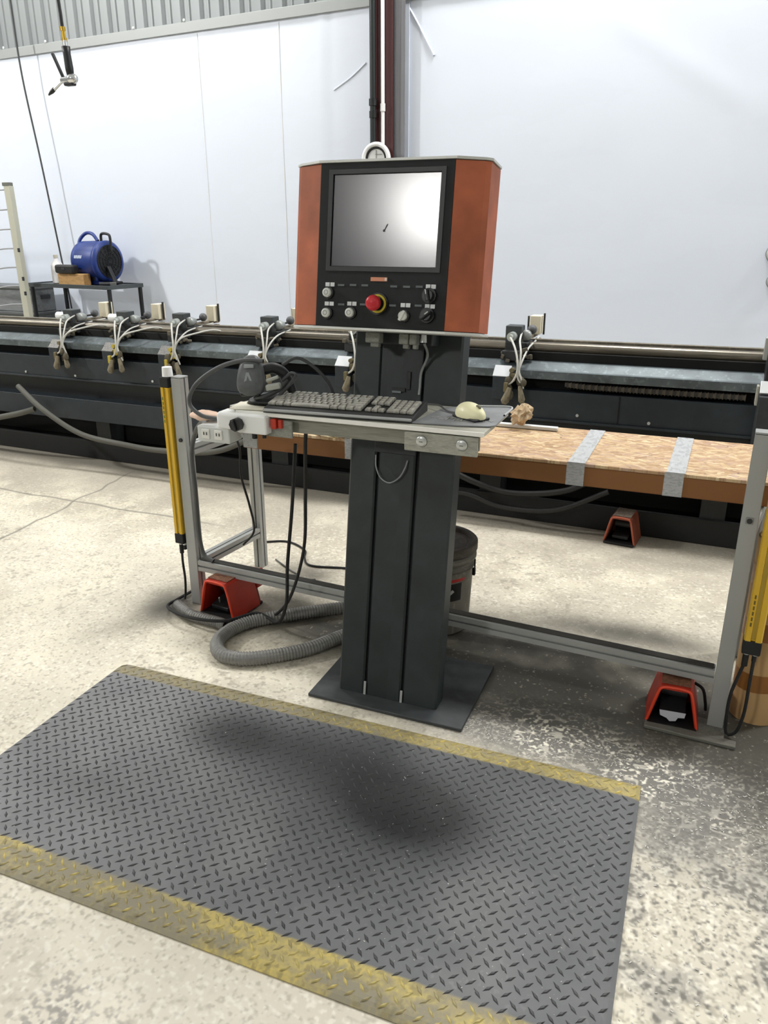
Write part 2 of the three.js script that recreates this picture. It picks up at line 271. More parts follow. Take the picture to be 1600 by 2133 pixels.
// clamp carriages
const hoseWhite = mat(0xc9c9c4, .5), aluDust = dusty(0xb9b2a4, .6, .1), dustGrey = dusty(0x9c9588, .8);
function carriage(x, label, o = {}) {
  const yS = 1 + .0095 * (x - .27), cz = -3.955 + .026 * x;
  const t = thing('clamp_carriage', label, 'clamp unit', [x, 0, cz], BA, 'clamp carriages on the bench rails');
  const Y = y => y * yS;
  M('bracket_block', bx(.085, .12, .05, .004, -.035, Y(.735), .03), benchMat, t);
  M('label_plate', bx(.088, .006, .07, .002), o.dull ? dusty(0x97989a, .5, .2) : mat(0xd4d8dc, .4, .1), t, [-.035, Y(.82), .028], [.78, 0, 0]);
  M('saddle', mg([bx(.12, .07, .14, .006, 0, Y(.92), -.16), bx(.1, .05, .05, .004, -.01, Y(.89), -.06)]), grainy(0x2c3031, .6), t);
  M('clamp_block', bx(.085, .085, .08, .005, -.02, Y(.995), -.14), mat(0x383d3f, .55), t);
  M('cylinder', mg([cylZ(.024, .05, 24).translate(-.02, Y(.985), -.085), cylZ(.014, .03, 16).translate(-.02, Y(.985), -.05)]), mat(0xb9bfbd, .35, .3), t);
  M('rod_guide', lathe([[0, 0], [.026, 0], [.03, .03], [.018, .07], [0, .07]], 20).rotateX(-Math.PI / 2), mat(0x9fa3a2, .4, .3), t, [.035, Y(.985), -.13]);
  M('arm_bar', mg([bx(.035, .022, .36, .004, .01, Y(.957), -.3), bx(.03, .03, .32, .004, .04, Y(.925), -.28)]), dustGrey, t);
  M('rod', cylZ(.006, .12, 10), mat(0x2b2b2c, .4, .4), t, [.035, Y(.99), -.23]);
  M('ball_knob', new THREE.SphereGeometry(.026, 18, 14), mat(0x55575a, .5), t, [.035, Y(1.0), -.29]);
  M('pressure_block', bx(.06, .1, .075, .004, .03, Y(1.015), -.41), mat(0xe6ddc4, .6), t);
  M('pin', mg([bx(.009, .115, .014, .002, .072, Y(1.02), -.41), bx(.009, .1, .014, .002, -.016, Y(1.01), -.41)]), mat(0x24251f, .5), t);
  M('air_line', mg([tube([[-.02, Y(.985), -.04], [0, Y(.97), -.01], [.03, Y(.93), .03], [.05, Y(.87), .055], [.05, Y(.82), .06], [.03, Y(.775), .06], [.0, Y(.755), .065]], .0055, 40),
    tube([[.02, Y(1.0), -.12], [.035, Y(.97), -.03], [.055, Y(.92), .02], [.06, Y(.86), .05], [.055, Y(.8), .058], [.07, Y(.77), .055]], .005, 40),
    tube([[.06, Y(.955), -.36], [.075, Y(.95), -.2], [.075, Y(.93), -.05], [.068, Y(.88), .03], [.06, Y(.83), .056], [.075, Y(.79), .06], [.085, Y(.74), .05]], .005, 44)]), hoseWhite, t);
  M('valve', mg([bx(.03, .04, .03, .004, .02, Y(.79), .03), bx(.022, .05, .022, .004, -.0, Y(.745), .07), cylZ(.012, .03, 12).translate(.02, Y(.83), .04)]), o.yellow ? mat(0xb9a53a, .6) : dusty(0x8c8263, .7), t);
  { const f = []; for (let i = 0; i < 12; i++) { const g = rnd() < .5 ? bx(rr(.014, .03), rr(.012, .026), rr(.012, .03), .003) : cylZ(rr(.006, .012), rr(.015, .03), 10); f.push(g.rotateY(rr(-.6, .6)).rotateZ(rr(-.5, .5)).translate(rr(-.06, .085), Y(rr(.865, .935)), rr(-.08, -.02))); }
    M('fittings', mg(f), dusty(0x7c776c, .7, .2), t);
    const d = []; for (let i = 0; i < 5; i++) d.push(new THREE.IcosahedronGeometry(rr(.012, .022), 1).scale(1, 1.3, .7).translate(rr(.0, .09), Y(rr(.7, .79)), rr(.035, .07)));
    M('dust_clump', mg(d), dusty(0x6f6a5c, .9), t);
    if (o.dull) M('loop_hose', tube([[.05, Y(.84), .055], [.09, Y(.9), .03], [.16, Y(.93), -.04], [.24, Y(.945), -.12], [.3, Y(.93), -.15]], .0055, 30), hoseWhite, t); }
  const cone = lathe([[0, .0], [.011, 0], [.022, -.075], [.012, -.09], [0, -.09]], 14);
  M('cable_end', mg([cone.clone().rotateZ(-.28).translate(.02, Y(.745), .075), cone.clone().rotateZ(.25).scale(.8, 1, .8).translate(.07, Y(.755), .065)]), dusty(0xa09884, .85), t);
  if (o.white) M('white_cap', mg([cylX(.026, .1, 18).translate(.06 - .16, Y(.99), -.14)]), white, t);
  return t;
}
carriage(-.912, 'clamp unit on bench rails just right of the console screen');
carriage(-1.83, 'clamp unit on bench rails mostly hidden behind the console column');
carriage(-2.42, 'clamp unit on bench rails directly behind the barcode scanner');
carriage(-3.07, 'clamp unit with yellow valve, third from the left end', { yellow: 1, dull: 1 });
carriage(-3.52, 'clamp unit with yellow valve, second from the left end', { yellow: 1, dull: 1, white: 1 });
carriage(-3.98, 'leftmost clamp unit with a white cap, in front of the cart legs', { dull: 1, white: 1 });
// hoses hanging on the machine
function hose(name, label, pts, r, m, category = 'hose', rad = 10) { const h = M(name, tube(pts, r, pts.length * 10, rad), m); return tag(h, label, category); }
hose('grey_hose', 'grey hose sagging along the machine base at the left', [[-4.3, .5, -3.93], [-4.03, .37, -3.86], [-3.74, .235, -3.86], [-3.37, .195, -3.86], [-3.11, .185, -3.86], [-2.68, .225, -3.86], [-2.45, .32, -3.9]], .018, mat(0x55554f, .7));
hose('grey_hose', 'short grey hose end under the machine at the far left edge', [[-4.9, .21, -3.9], [-4.6, .255, -3.87], [-4.25, .33, -3.87], [-4.15, .36, -3.9]], .02, mat(0x55554f, .7));
hose('black_hose', 'upper black hose sagging under the machine right of the console', [[-1.4, .36, -3.88], [-1.16, .263, -3.86], [-1.014, .213, -3.86], [-.855, .185, -3.86], [-.557, .235, -3.86], [-.41, .32, -3.88]], .016, mat(0x1a1a1a, .6));
hose('black_hose', 'lower black hose lying under the machine right of the console', [[-1.3, .12, -3.86], [-1.1, .16, -3.84], [-.9, .11, -3.84], [-.6, .13, -3.84], [-.35, .25, -3.87]], .014, mat(0x171717, .6));

// ---------- things behind the bench ----------
{
  const cart = thing('utility_cart', 'dark metal utility cart with thin legs by the white wall', 'cart', [-5.44, 0, -5.93], WALL_A);
  const cm = grainy(0x50575a, .5, .2), ck = grainy(0x23272a, .5, .2);
  M('top_shelf', mg([bx(1.02, .012, .42, .003, 0, 1.02, 0), bx(1.04, .035, .014, .003, 0, 1.018, .21), bx(1.04, .035, .014, .003, 0, 1.018, -.21), bx(.014, .035, .42, .003, .513, 1.018, 0), bx(.014, .035, .42, .003, -.513, 1.018, 0)]), cm, cart);
  M('lower_shelf', bx(.98, .02, .4, .003, 0, .3, 0), cm, cart);
  for (const [x, z] of [[-.49, .19], [.5, .19], [-.49, -.19], [.5, -.19]]) M('leg', bx(.028, 1.0, .028, .003, x, .5, z), ck, cart);
}
const cartPt = (x, y, z) => { const c = Math.cos(WALL_A), s = Math.sin(WALL_A); return [-5.44 + x * c + z * s, y, -5.93 - x * s + z * c]; };
{
  const fan = thing('blower_fan', 'blue drum blower fan with a black intake on the cart', 'fan', cartPt(.17, 1.0285, -.02), WALL_A - .02); fan.scale.setScalar(.86);
  const blue = grainy(0x24408f, .4), dk = mat(0x16181c, .5);
  // drum lies along x, its intake to the right
  M('drum', lathe([[0, -.19], [.17, -.19], [.2, -.17], [.205, -.14], [.198, -.13], [.205, -.12], [.208, .0], [.205, .12], [.198, .13], [.21, .14], [.212, .17], [.19, .185], [.17, .19]], 40).rotateZ(-Math.PI / 2).translate(0, .235, 0), blue, fan);
  M('intake', mg([cylX(.17, .02, 40).translate(.178, .235, 0)]), mat(0x14171b, .7), fan);
  const ring = []; for (const r of [.05, .09, .13, .165]) ring.push(new THREE.TorusGeometry(r, .003, 6, 32).rotateY(Math.PI / 2).translate(.193, .235, 0));
  for (let k = 0; k < 8; k++) ring.push(bx(.004, .33, .004, 0).rotateX(k * Math.PI / 8).translate(.195, .235, 0));
  M('grille', mg(ring), dk, fan);
  M('outlet', mg([bx(.28, .09, .1, .02, -.02, .075, .085), bx(.3, .03, .26, .006, 0, .02, 0)]), blue, fan);
  M('outlet_mouth', bx(.22, .06, .01, .004, -.02, .075, .136), dk, fan);
  M('carry_handle', tube([[-.18, .36, .06], [-.185, .45, .03], [-.12, .515, 0], [-.02, .51, 0], [.05, .44, 0]], .018, 36), blue, fan);
  M('rear_handle', tube([[.1, .43, 0], [.105, .495, 0], [.12, .512, 0], [.2, .51, 0], [.228, .495, 0], [.23, .34, 0]], .014, 44), dk, fan);
  M('foot', mg([bx(.03, .2, .05, .01).rotateZ(.5).translate(.26, .1, .05), bx(.1, .03, .2, .01, .2, .018, 0)]), dk, fan);
  const let_ = []; for (let i = 0; i < 6; i++) let_.push(bx(.012, .03, .002, 0, -.1 + i * .019, 0, 0), ...(i % 2 ? [bx(.006, .006, .002, 0, -.1 + i * .019 + .008, .012, 0)] : [bx(.006, .006, .002, 0, -.1 + i * .019 + .008, -.012, 0)]));
  M('lettering', mg(let_), mat(0xc9d2e6, .5), fan, [-.0, .285, .203], [-.25, 0, 0]);
  const bk = thing('cardboard_box', 'flat tan box on the cart in front of the blue fan', 'box', cartPt(.06, 1.0285, .17), WALL_A + .02);
  M('body', bx(.32, .1, .08, .006, 0, .0505, 0), grainy(0xcfa56d, .7), bk); M('end_flap', bx(.003, .095, .076, .001, .162, .0505, 0), grainy(0xb78c55, .7), bk);
  const bb = thing('black_case', 'black case lying on the tan box beside the blue fan', 'case', cartPt(.02, 1.1305, .207), WALL_A + .02);
  M('body', bx(.23, .075, .078, .02, 0, .0385, 0), mat(0x15171a, .55), bb); M('latch', bx(.04, .02, .006, .002, 0, .04, .041), mat(0x2a2d31, .5), bb);
  const jug = thing('white_jug', 'white plastic jug standing at the left end of the cart', 'jug', cartPt(-.27, 1.0285, .06), .4);
  M('body', lathe([[0, 0], [.05, 0], [.056, .01], [.056, .15], [.048, .18], [.02, .21], [.018, .23], [0, .23]], 24), mat(0xf0eff0, .4), jug); M('cap', cyl(.021, .021, .025, 18, 0, .243, 0), mat(0xd9d5c0, .5), jug);
  const scr = thing('small_tool', 'small black and steel tool on the cart right of the fan', 'tool', cartPt(.44, 1.0285, .12), WALL_A + .4);
  M('grip', cylX(.016, .1, 12).translate(-.04, .017, 0), mat(0x24272a, .5), scr); M('head', bx(.05, .03, .035, .006, .035, .017, 0), mat(0x6a6b69, .4, .4), scr);
}
// wire rack at the left edge
{
  const t = thing('wire_rack', 'beige wire rack with upright post at the left edge', 'rack', [-5.915, 0, -5.66], 0);
  const rm = mat(0xbdbdae, .5, .1);
  const post = bx(.07, 1.87, .05, .004, 0, .935, 0); M('post', post, rm, t); M('post', post, rm, t, [-1.1, 0, 0]);
  M('post_cap', mg([bx(.075, .03, .055, .004, 0, 1.885, 0)]), mat(0x6a6b63, .5), t, [-.01, 0, 0]);
  const wm = mat(0x9b9da2, .5, .2);
  for (let k = 0; k < 8; k++) { const y = 1.84 - k * .165; M('wire', tube([[-1.1, y - .02, .0], [-.8, y - .012, .02], [-.4, y - .03, .02], [-.15, y - .005, .02], [-.03, y, .02]], .0065, 30, 6), wm, t); }
  for (const y of [1.33, 1.08, .95]) M('hook', bx(.014, .035, .02, .003, .035, y, .03), mat(0x34353a, .5), t);
}
{
  const gm = grainy(0x878b8e, .6), lb = ['top grey plastic crate in the stack behind the wire rack', 'second grey plastic crate from the top behind the wire rack', 'third grey plastic crate from the top behind the wire rack', 'bottom grey plastic crate behind the wire rack'];
  for (let i = 0; i < 4; i++) {
    const y = .2475 * (3 - i), t = thing('storage_crate', lb[i], 'crate', [-6.68 + i * .01, y + .001, -6.06], 0, 'grey crates stacked left of the cart');
    M('body', mg([bx(1.2, .22, .26, .01, 0, .11, 0)]), gm, t); M('rim', bx(1.25, .028, .3, .006, 0, .233, 0), grainy(0x74787b, .6), t); M('handle', bx(.012, .04, .12, .004, .607, .14, 0), mat(0x2b2e33, .6), t);
  }
}
hose('hanging_cord', 'thin black cord hanging from the roof down behind the cart', [[-6.1, 6.2, -6.17], [-6.09, 3.42, -6.17], [-6.08, 2.85, -6.17], [-6.0, 2.13, -6.17], [-5.91, 1.235, -6.17], [-5.87, .8, -6.17], [-5.86, .3, -6.17], [-5.86, .02, -6.12]], .008, mat(0x3c3e40, .6), 'cord', 8);
// air gun hanging from its hose
{
  const t = thing('air_blow_gun', 'black air blow gun hanging nozzle down from a hose', 'air gun', [-3.23, 2.25, -3.6]);
  const k = mat(0x15171b, .45), cr = mat(0xd8dadc, .22, .9), br = mat(0xc9a53e, .3, .8);
  M('handle', mg([lathe([[0, 0], [.018, 0], [.021, .03], [.019, .1], [.022, .13], [0, .13]], 18).rotateZ(.06)]), k, t, [.01, .005, 0]);
  M('head', mg([new THREE.SphereGeometry(.03, 20, 14).scale(1.1, .85, .9).translate(.018, -.012, 0), bx(.07, .03, .03, .01, -.02, -.015, 0)]), cr, t);
  M('head_shell', bx(.06, .018, .034, .007, .0, -.035, 0), k, t);
  M('lever', bx(.012, .125, .018, .004).rotateZ(.42), k, t, [-.065, .055, 0]);
  M('nozzle', mg([cyl(.006, .008, .08, 14).rotateZ(-1.05).translate(-.075, -.035, 0)]), cr, t);
  M('nozzle_tip', lathe([[0, 0], [.01, .01], [.011, .03], [.004, .06], [0, .062]], 14).rotateZ(2.1), k, t, [-.1, -.047, 0]);
  M('fitting', mg([cyl(.013, .013, .02, 6, 0, .165, 0), cyl(.009, .009, .045, 14, -.002, .19, 0), cyl(.014, .014, .018, 6, -.004, .215, 0)]), br, t);
  M('swivel', cyl(.012, .014, .03, 14, 0, .148, 0), cr, t);
  M('air_hose', tube([[-.004, .22, 0], [-.006, .3, 0], [-.014, .42, 0], [-.02, .8, 0], [-.02, 2.4, 0], [-.02, 3.95, 0]], .0085, 60), k, t);
}

// ---------- guard frame with light curtains ----------
const FL = [-1.862, -2.472], FR = [.19, -2.352];
const frA = -Math.atan2(FR[1] - FL[1], FR[0] - FL[0]), frLen = Math.hypot(FR[0] - FL[0], FR[1] - FL[1]);
// slotted aluminium extrusion section
function extrusion(len, a = .045) {
  const h = a / 2, s = .004, d = .009, sh = new THREE.Shape(); const P = [];
  const side = [[-h, -h], [-s, -h], [-s, -h + d], [s, -h + d], [s, -h]];
  for (let k = 0; k < 4; k++) { const c = Math.round(Math.cos(k * Math.PI / 2)), n = Math.round(Math.sin(k * Math.PI / 2)); for (const [x, y] of side) P.push([x * c - y * n, x * n + y * c]); }
  P.forEach((p, i) => i ? sh.lineTo(...p) : sh.moveTo(...p)); sh.closePath();
  return new THREE.ExtrudeGeometry(sh, { depth: len, bevelEnabled: false });
}
const gf = thing('guard_frame', 'aluminium guard frame with two posts and low rails around the console', 'frame', [FL[0], 0, FL[1]], frA);
const postG = mg([extrusion(.962).rotateX(-Math.PI / 2), bx(.047, .962, .006, .002, 0, .481, .0215)]);
const inv = Math.cos(frA), ins = Math.sin(frA);
const toF = (x, z) => { const dx = x - FL[0], dz = z - FL[1]; return [dx * Math.cos(frA) - dz * Math.sin(frA), dx * Math.sin(frA) + dz * Math.cos(frA)]; };
const postF = mat(0xa3a5a3, .48, .25);
M('post', postG, postF, gf, [0, .001, 0]); M('post', postG, postF, gf, [frLen, .001, 0]);
for (const x of [0, frLen]) M('post_cap', bx(.047, .006, .047, .002, x, .967, 0), mat(0x9c9e9e, .5), gf);
{
  const [rx, rz] = toF(-1.812, -2.9);
  M('rear_post', extrusion(.7).rotateX(-Math.PI / 2), alu, gf, [rx, .001, rz]);
  const L = Math.hypot(rx, rz) - .046, a = Math.atan2(rx, rz);
  const sb = extrusion(L).translate(0, 0, -L / 2); M('side_rail', sb, alu, gf, [rx / 2, .18, rz / 2], [0, a, 0]);
  M('top_rail', sb, alu, gf, [rx / 2, .675, rz / 2], [0, a, 0]);
  M('rear_post', extrusion(.7).rotateX(-Math.PI / 2), alu, gf, [frLen + .045, .001, -.5]);
  M('top_rail', extrusion(.43).translate(0, 0, -.215), alu, gf, [frLen + .022, .675, -.25], [0, -.09, 0]);
}
M('front_rail', extrusion(frLen - .05).translate(0, 0, -(frLen - .05) / 2).rotateY(Math.PI / 2), postF, gf, [frLen / 2, .182, 0]);
M('rail_dirt', bx(frLen - .06, .004, .03, .001, frLen / 2, .2065, -.003), mat(0x3d3c38, .9), gf);
M('foot_plate', mg([bx(.27, .012, .035, .003, frLen - .07, .007, .1), bx(.1, .008, .12, .002, frLen - .02, .005, .05)]), grainy(0x86857c, .6, .3), gf);
for (const [x, y] of [[0, .72], [frLen, .71]]) M('bolt', mg([cylZ(.008, .006, 12).translate(x, y, .027)]), mat(0x3a3b3c, .4, .5), gf);
M('screw_plate', bx(.02, .02, .004, .002, frLen, .71, .026), mat(0x8d8e8c, .4, .4), gf, [0, 0, 0]);
function curtain(label, x, z, y0, y1, w, whiteTop, loop) {
  const t = thing('light_curtain', label, 'light curtain', [x, 0, z], frA);
  const L = y1 - y0, h = w / 2;
  const s = shapeZ([[-h, -h], [h, -h], [h, h * .75], [h * .85, h], [h * .28, h], [h * .2, h * .72], [-h * .2, h * .72], [-h * .28, h], [-h * .85, h], [-h, h * .75]]);
  M('housing', plain(new THREE.ExtrudeGeometry(s, { depth: L, bevelEnabled: false }).rotateX(-Math.PI / 2)).translate(0, y0, 0), yellow, t).material.side = THREE.DoubleSide;
  M('lens', bx(w * .3, L * .98, .003, .001, 0, (y0 + y1) / 2, h * .74), mat(0xa98d1e, .3), t);
  M('bottom_cap', bx(w * 1.04, .045, w * 1.04, .004, 0, y0 - .022, 0), rubber, t);
  M('top_cap', bx(w * 1.04, .04, w * 1.04, .004, 0, y1 + .02, 0), rubber, t);
  M('bracket', mg([bx(w * .7, .03, w * .5, .003, 0, y1 - .06, -h - .008)]), black, t);
  M('print', mg([...Array(6)].map((_, i) => bx(w * .09, .012, .001, 0, -h * .55, y0 + L * (whiteTop ? .78 : .1) + i * .018, h + .0006))), mat(whiteTop ? 0x4f7a2c : 0x6b5a18, .6), t);
  if (whiteTop) M('white_lamp', cyl(.019, .021, .036, 24, .006, y1 + .06, 0), mat(0xf4f5f5, .4), t);
  M('connector', mg([cyl(.009, .009, .05, 12, -w * .22, y0 - .07, 0), cyl(.007, .007, .03, 12, w * .25, y0 - .06, 0)]), black, t);
  M('connector_ring', mg([cyl(.0095, .0095, .008, 12, -w * .22, y0 - .05, 0), cyl(.0085, .0085, .008, 12, w * .25, y0 - .05, 0)]), silver, t);
  M('cable', tube(loop, .005, 50), rubber, t);
  return t;
}
curtain('yellow light curtain with white top lamp on the left frame post', -1.917, -2.465, .315, .925, .042, true, [[-.008, .24, 0], [-.01, .18, .0], [-.006, .1, 0], [-.012, .03, .0], [-.01, .006, .01]]);
curtain('yellow light curtain on the right post at the picture edge', .251, -2.318, .345, .9, .05, false, [[.012, .28, 0], [.012, .2, .01], [.01, .08, .02], [-.005, .02, .022], [-.025, .008, .02], [-.034, .06, .02], [-.034, .15, .016], [-.02, .22, .006], [-.011, .26, 0]]);

// ---------- board ----------
{
  const cv = document.createElement('canvas'); cv.width = 2048; cv.height = 512; const cx = cv.getContext('2d'); cx.fillStyle = '#b39876'; cx.fillRect(0, 0, 2048, 512);
  const pal = ['#c4a680', '#d4ba94', '#b4926c', '#e2cfab', '#9f8060', '#cbae88', '#bf9f80', '#d6be98', '#b5988a'];
  for (let i = 0; i < 5200; i++) { cx.save(); cx.translate(rnd() * 2048, rnd() * 512); cx.rotate((rnd() - .5) * 1.7); const l = 18 + 50 * rnd() * rnd(), w = 4 + 7 * rnd(); cx.globalAlpha = .5 + .4 * rnd(); cx.fillStyle = pal[Math.floor(rnd() * pal.length)]; cx.beginPath(); cx.moveTo(-l, -w * .3); cx.lineTo(-l * .6, -w); cx.lineTo(l * .7, -w * .8); cx.lineTo(l, w * .4); cx.lineTo(-l * .3, w); cx.closePath(); cx.fill(); cx.globalAlpha = .35; cx.strokeStyle = '#7d5836'; cx.lineWidth = 1; cx.stroke(); cx.restore(); }
  for (let i = 0; i < 70; i++) { cx.save(); cx.translate(rnd() * 2048, rnd() * 512); cx.rotate(rnd() * 6); cx.globalAlpha = .4 + .4 * rnd(); cx.fillStyle = rnd() < .6 ? '#4f382a' : '#f0dcae'; cx.beginPath(); cx.ellipse(0, 0, 3 + 9 * rnd(), 2 + 3 * rnd(), 0, 0, 7); cx.fill(); cx.restore(); }
  for (let i = 0; i < 26; i++) { cx.globalAlpha = .1; cx.fillStyle = i % 2 ? '#9a7468' : '#ecd4a4'; cx.beginPath(); cx.ellipse(rnd() * 2048, rnd() * 512, 80 + 120 * rnd(), 30 + 50 * rnd(), 0, 0, 7); cx.fill(); }
  const osbTex = new THREE.CanvasTexture(cv); osbTex.colorSpace = THREE.SRGBColorSpace; osbTex.anisotropy = 8;
  const t = thing('work_board', 'chipboard slab with brown edge resting on the guard frame', 'board', [-.68, 0, -2.735], 0);
  const W = 1.86, D = .47;
  const slab = bx(W, .012, D, .003, 0, .773, 0).toNonIndexed(); { const p = slab.attributes.position, uv = slab.attributes.uv; for (let i = 0; i < p.count; i++) uv.setXY(i, (p.getX(i) + W / 2) / W, (p.getZ(i) + D / 2) / D); }
  M('chipboard_top', slab, mat(0xffffff, .75, 0, { map: osbTex, bumpMap: osbTex, bumpScale: .002 }), t);
  M('brown_edge', mg([bx(W, .066, .02, .004, 0, .734, D / 2 - .012), bx(W, .066, .02, .004, 0, .734, -D / 2 + .012), bx(.02, .066, D - .05, .004, -W / 2 + .012, .734, 0), bx(.02, .066, D - .05, .004, W / 2 - .012, .734, 0)]), mat(0x86592f, .7), t);
  M('core', bx(W - .05, .06, D - .05, 0, 0, .735, 0), grainy(0x7c5836, .8), t);
  { const f = []; for (let i = 0; i < 16; i++) f.push(bx(rr(.02, .05), .003, rr(.015, .03), .001).rotateZ(rr(-.25, .25)).rotateY(rr(-.6, .6)).translate(-1.21 + rr(-.08, .08) + .68, .781 + rr(0, .006), D / 2 - .012 + rr(-.012, .006)));
    M('torn_edge', mg(f), mat(0xe6d6b0, .8), t); }
  const tapeTex = tex(128, 256, (u, v) => { const n = fbm(u * 9, v * 18, 4), w = sst(.55, .62, fbm(u * 5 + 2, v * 20, 3)); const g = 172 + 20 * n - 16 * w; return [g, g + 2, g + 4]; });
  const tm = mat(0xffffff, .5, .15, { map: tapeTex });
  for (const [x0, x1] of [[-.328, -.338], [-.012, -.032]]) {
    const dx = (x1 - x0), g1 = bx(.056, .0016, D + .003, .0005, 0, .7802, 0); const a = Math.atan2(dx, D);
    M('duct_tape', mg([g1.rotateY(a * .6).translate((x0 + x1) / 2, 0, 0), bx(.058, .076, .0018, .0005, x1, .742, D / 2 - .0008), bx(.058, .002, .04, .0005, x1, .7025, D / 2 - .02)]), tm, t, [.68, 0, 0]);
  }
  M('duct_tape', mg([bx(.05, .076, .0018, .0005, -1.15, .742, D / 2 - .0008), bx(.05, .0016, .12, .0005, -1.15, .7802, D / 2 - .06)]), tm, t, [.68, 0, 0]);
}
tag(M('white_strip', bx(.5, .014, .028, .004), mat(0xe8eaea, .4), null, [-.72, .7872, -2.9], [0, .02, 0]), 'white plastic strip lying along the back of the chipboard', 'strip');
{ // crumpled brown paper
  const g = new THREE.IcosahedronGeometry(.042, 3), p = g.attributes.position; for (let i = 0; i < p.count; i++) { const v = new THREE.Vector3().fromBufferAttribute(p, i).normalize(); const r = .026 + .026 * Math.abs(2 * fbm(v.x * 2.6 + 5, v.y * 2.6 + v.z * 2.1 + 9, 3) - 1) * 1.6; p.setXYZ(i, v.x * r * 1.15, v.y * r * .95 + (v.x > .3 ? .012 : 0), v.z * r); }
  const q = g.toNonIndexed(); q.computeVertexNormals(); tag(M('crumpled_paper', q, grainy(0xe0c6a2, .85), null, [-.607, .83, -2.893]), 'crumpled brown paper scrap lying on the white strip', 'paper');
}

// ---------- console ----------
const TL = 8.8 * D2R, CO = [-.837, 0, -2.07];
const con = thing('control_console', 'leaning dark grey control console with an orange edged screen panel', 'console', CO);
// tilted frame: x across, v up the column, w out of its face
const tp = (x, v, w) => [x, v * Math.cos(TL) + w * Math.sin(TL), -v * Math.sin(TL) + w * Math.cos(TL)];
const T = (name, geo, m, x, v, w, par = con) => M(name, geo, m, par, tp(x, v, w), [-TL, 0, 0]);
const colMat = grainy(0x2b3234, .5, .05);
M('base_plate', bx(.545, .012, .41, .003, .01, .007, -.14), grainy(0x44484b, .55, .1), con);
{
  const strip = (x0, x1, h, v0, d = .07) => { const s = shapeZ([[x0, -d], [x1, -d], [x1, -.006], [x1 - .006, 0], [x0 + .006, 0], [x0, -.006]]); return plain(new THREE.ExtrudeGeometry(s, { depth: h, bevelEnabled: false }).rotateX(-Math.PI / 2)); };
  const dsm = grainy(0x2e3638, .5, .05, { side: THREE.DoubleSide });
  const mk = (name, x0, x1, v0, v1) => T(name, strip(x0, x1, v1 - v0), dsm, 0, v0, 0);
  mk('column_strip', -.177, -.085, .014, 1.47); mk('column_strip', -.077, .047, .014, .86); mk('column_strip', .055, .175, .014, 1.47);
  T('column_core', bx(.33, 1.44, .055, .002, 0, .74, -.042), mat(0x0f1112, .8), 0, 0, 0);
  T('column_cover', bx(.136, .6, .03, .003, -.015, 1.17, -.012), colMat, 0, 0, 0);
  T('cover_lip', bx(.14, .035, .012, .003, -.02, .862, .002), grainy(0x2f3538, .5), 0, 0, 0);
  T('recess_latch', mg([bx(.012, .055, .006, .001, .012, 1.075, .006), bx(.045, .012, .006, .001, -.02, 1.045, .006)]), mat(0x121415, .5), 0, 0, 0);
  T('latch_bar', bx(.03, .007, .006, .001, -.025, 1.038, .008), mat(0x6d7375, .4, .3), 0, 0, 0);
  T('wire_loop', mg([tube([[-.084, .835, .006], [-.078, .80, .014], [-.06, .765, .014], [-.03, .752, .014], [.0, .77, .014], [.018, .80, .014], [.024, .828, .006]], .0026, 40)]), mat(0x8f9496, .4, .4), 0, 0, 0);
  T('weld_dust', mg([bx(.008, .05, .004, .001, -.081, .035, .0), bx(.008, .05, .004, .001, .051, .03, .0)]), mat(0xa9abaa, .9), 0, 0, 0);
}
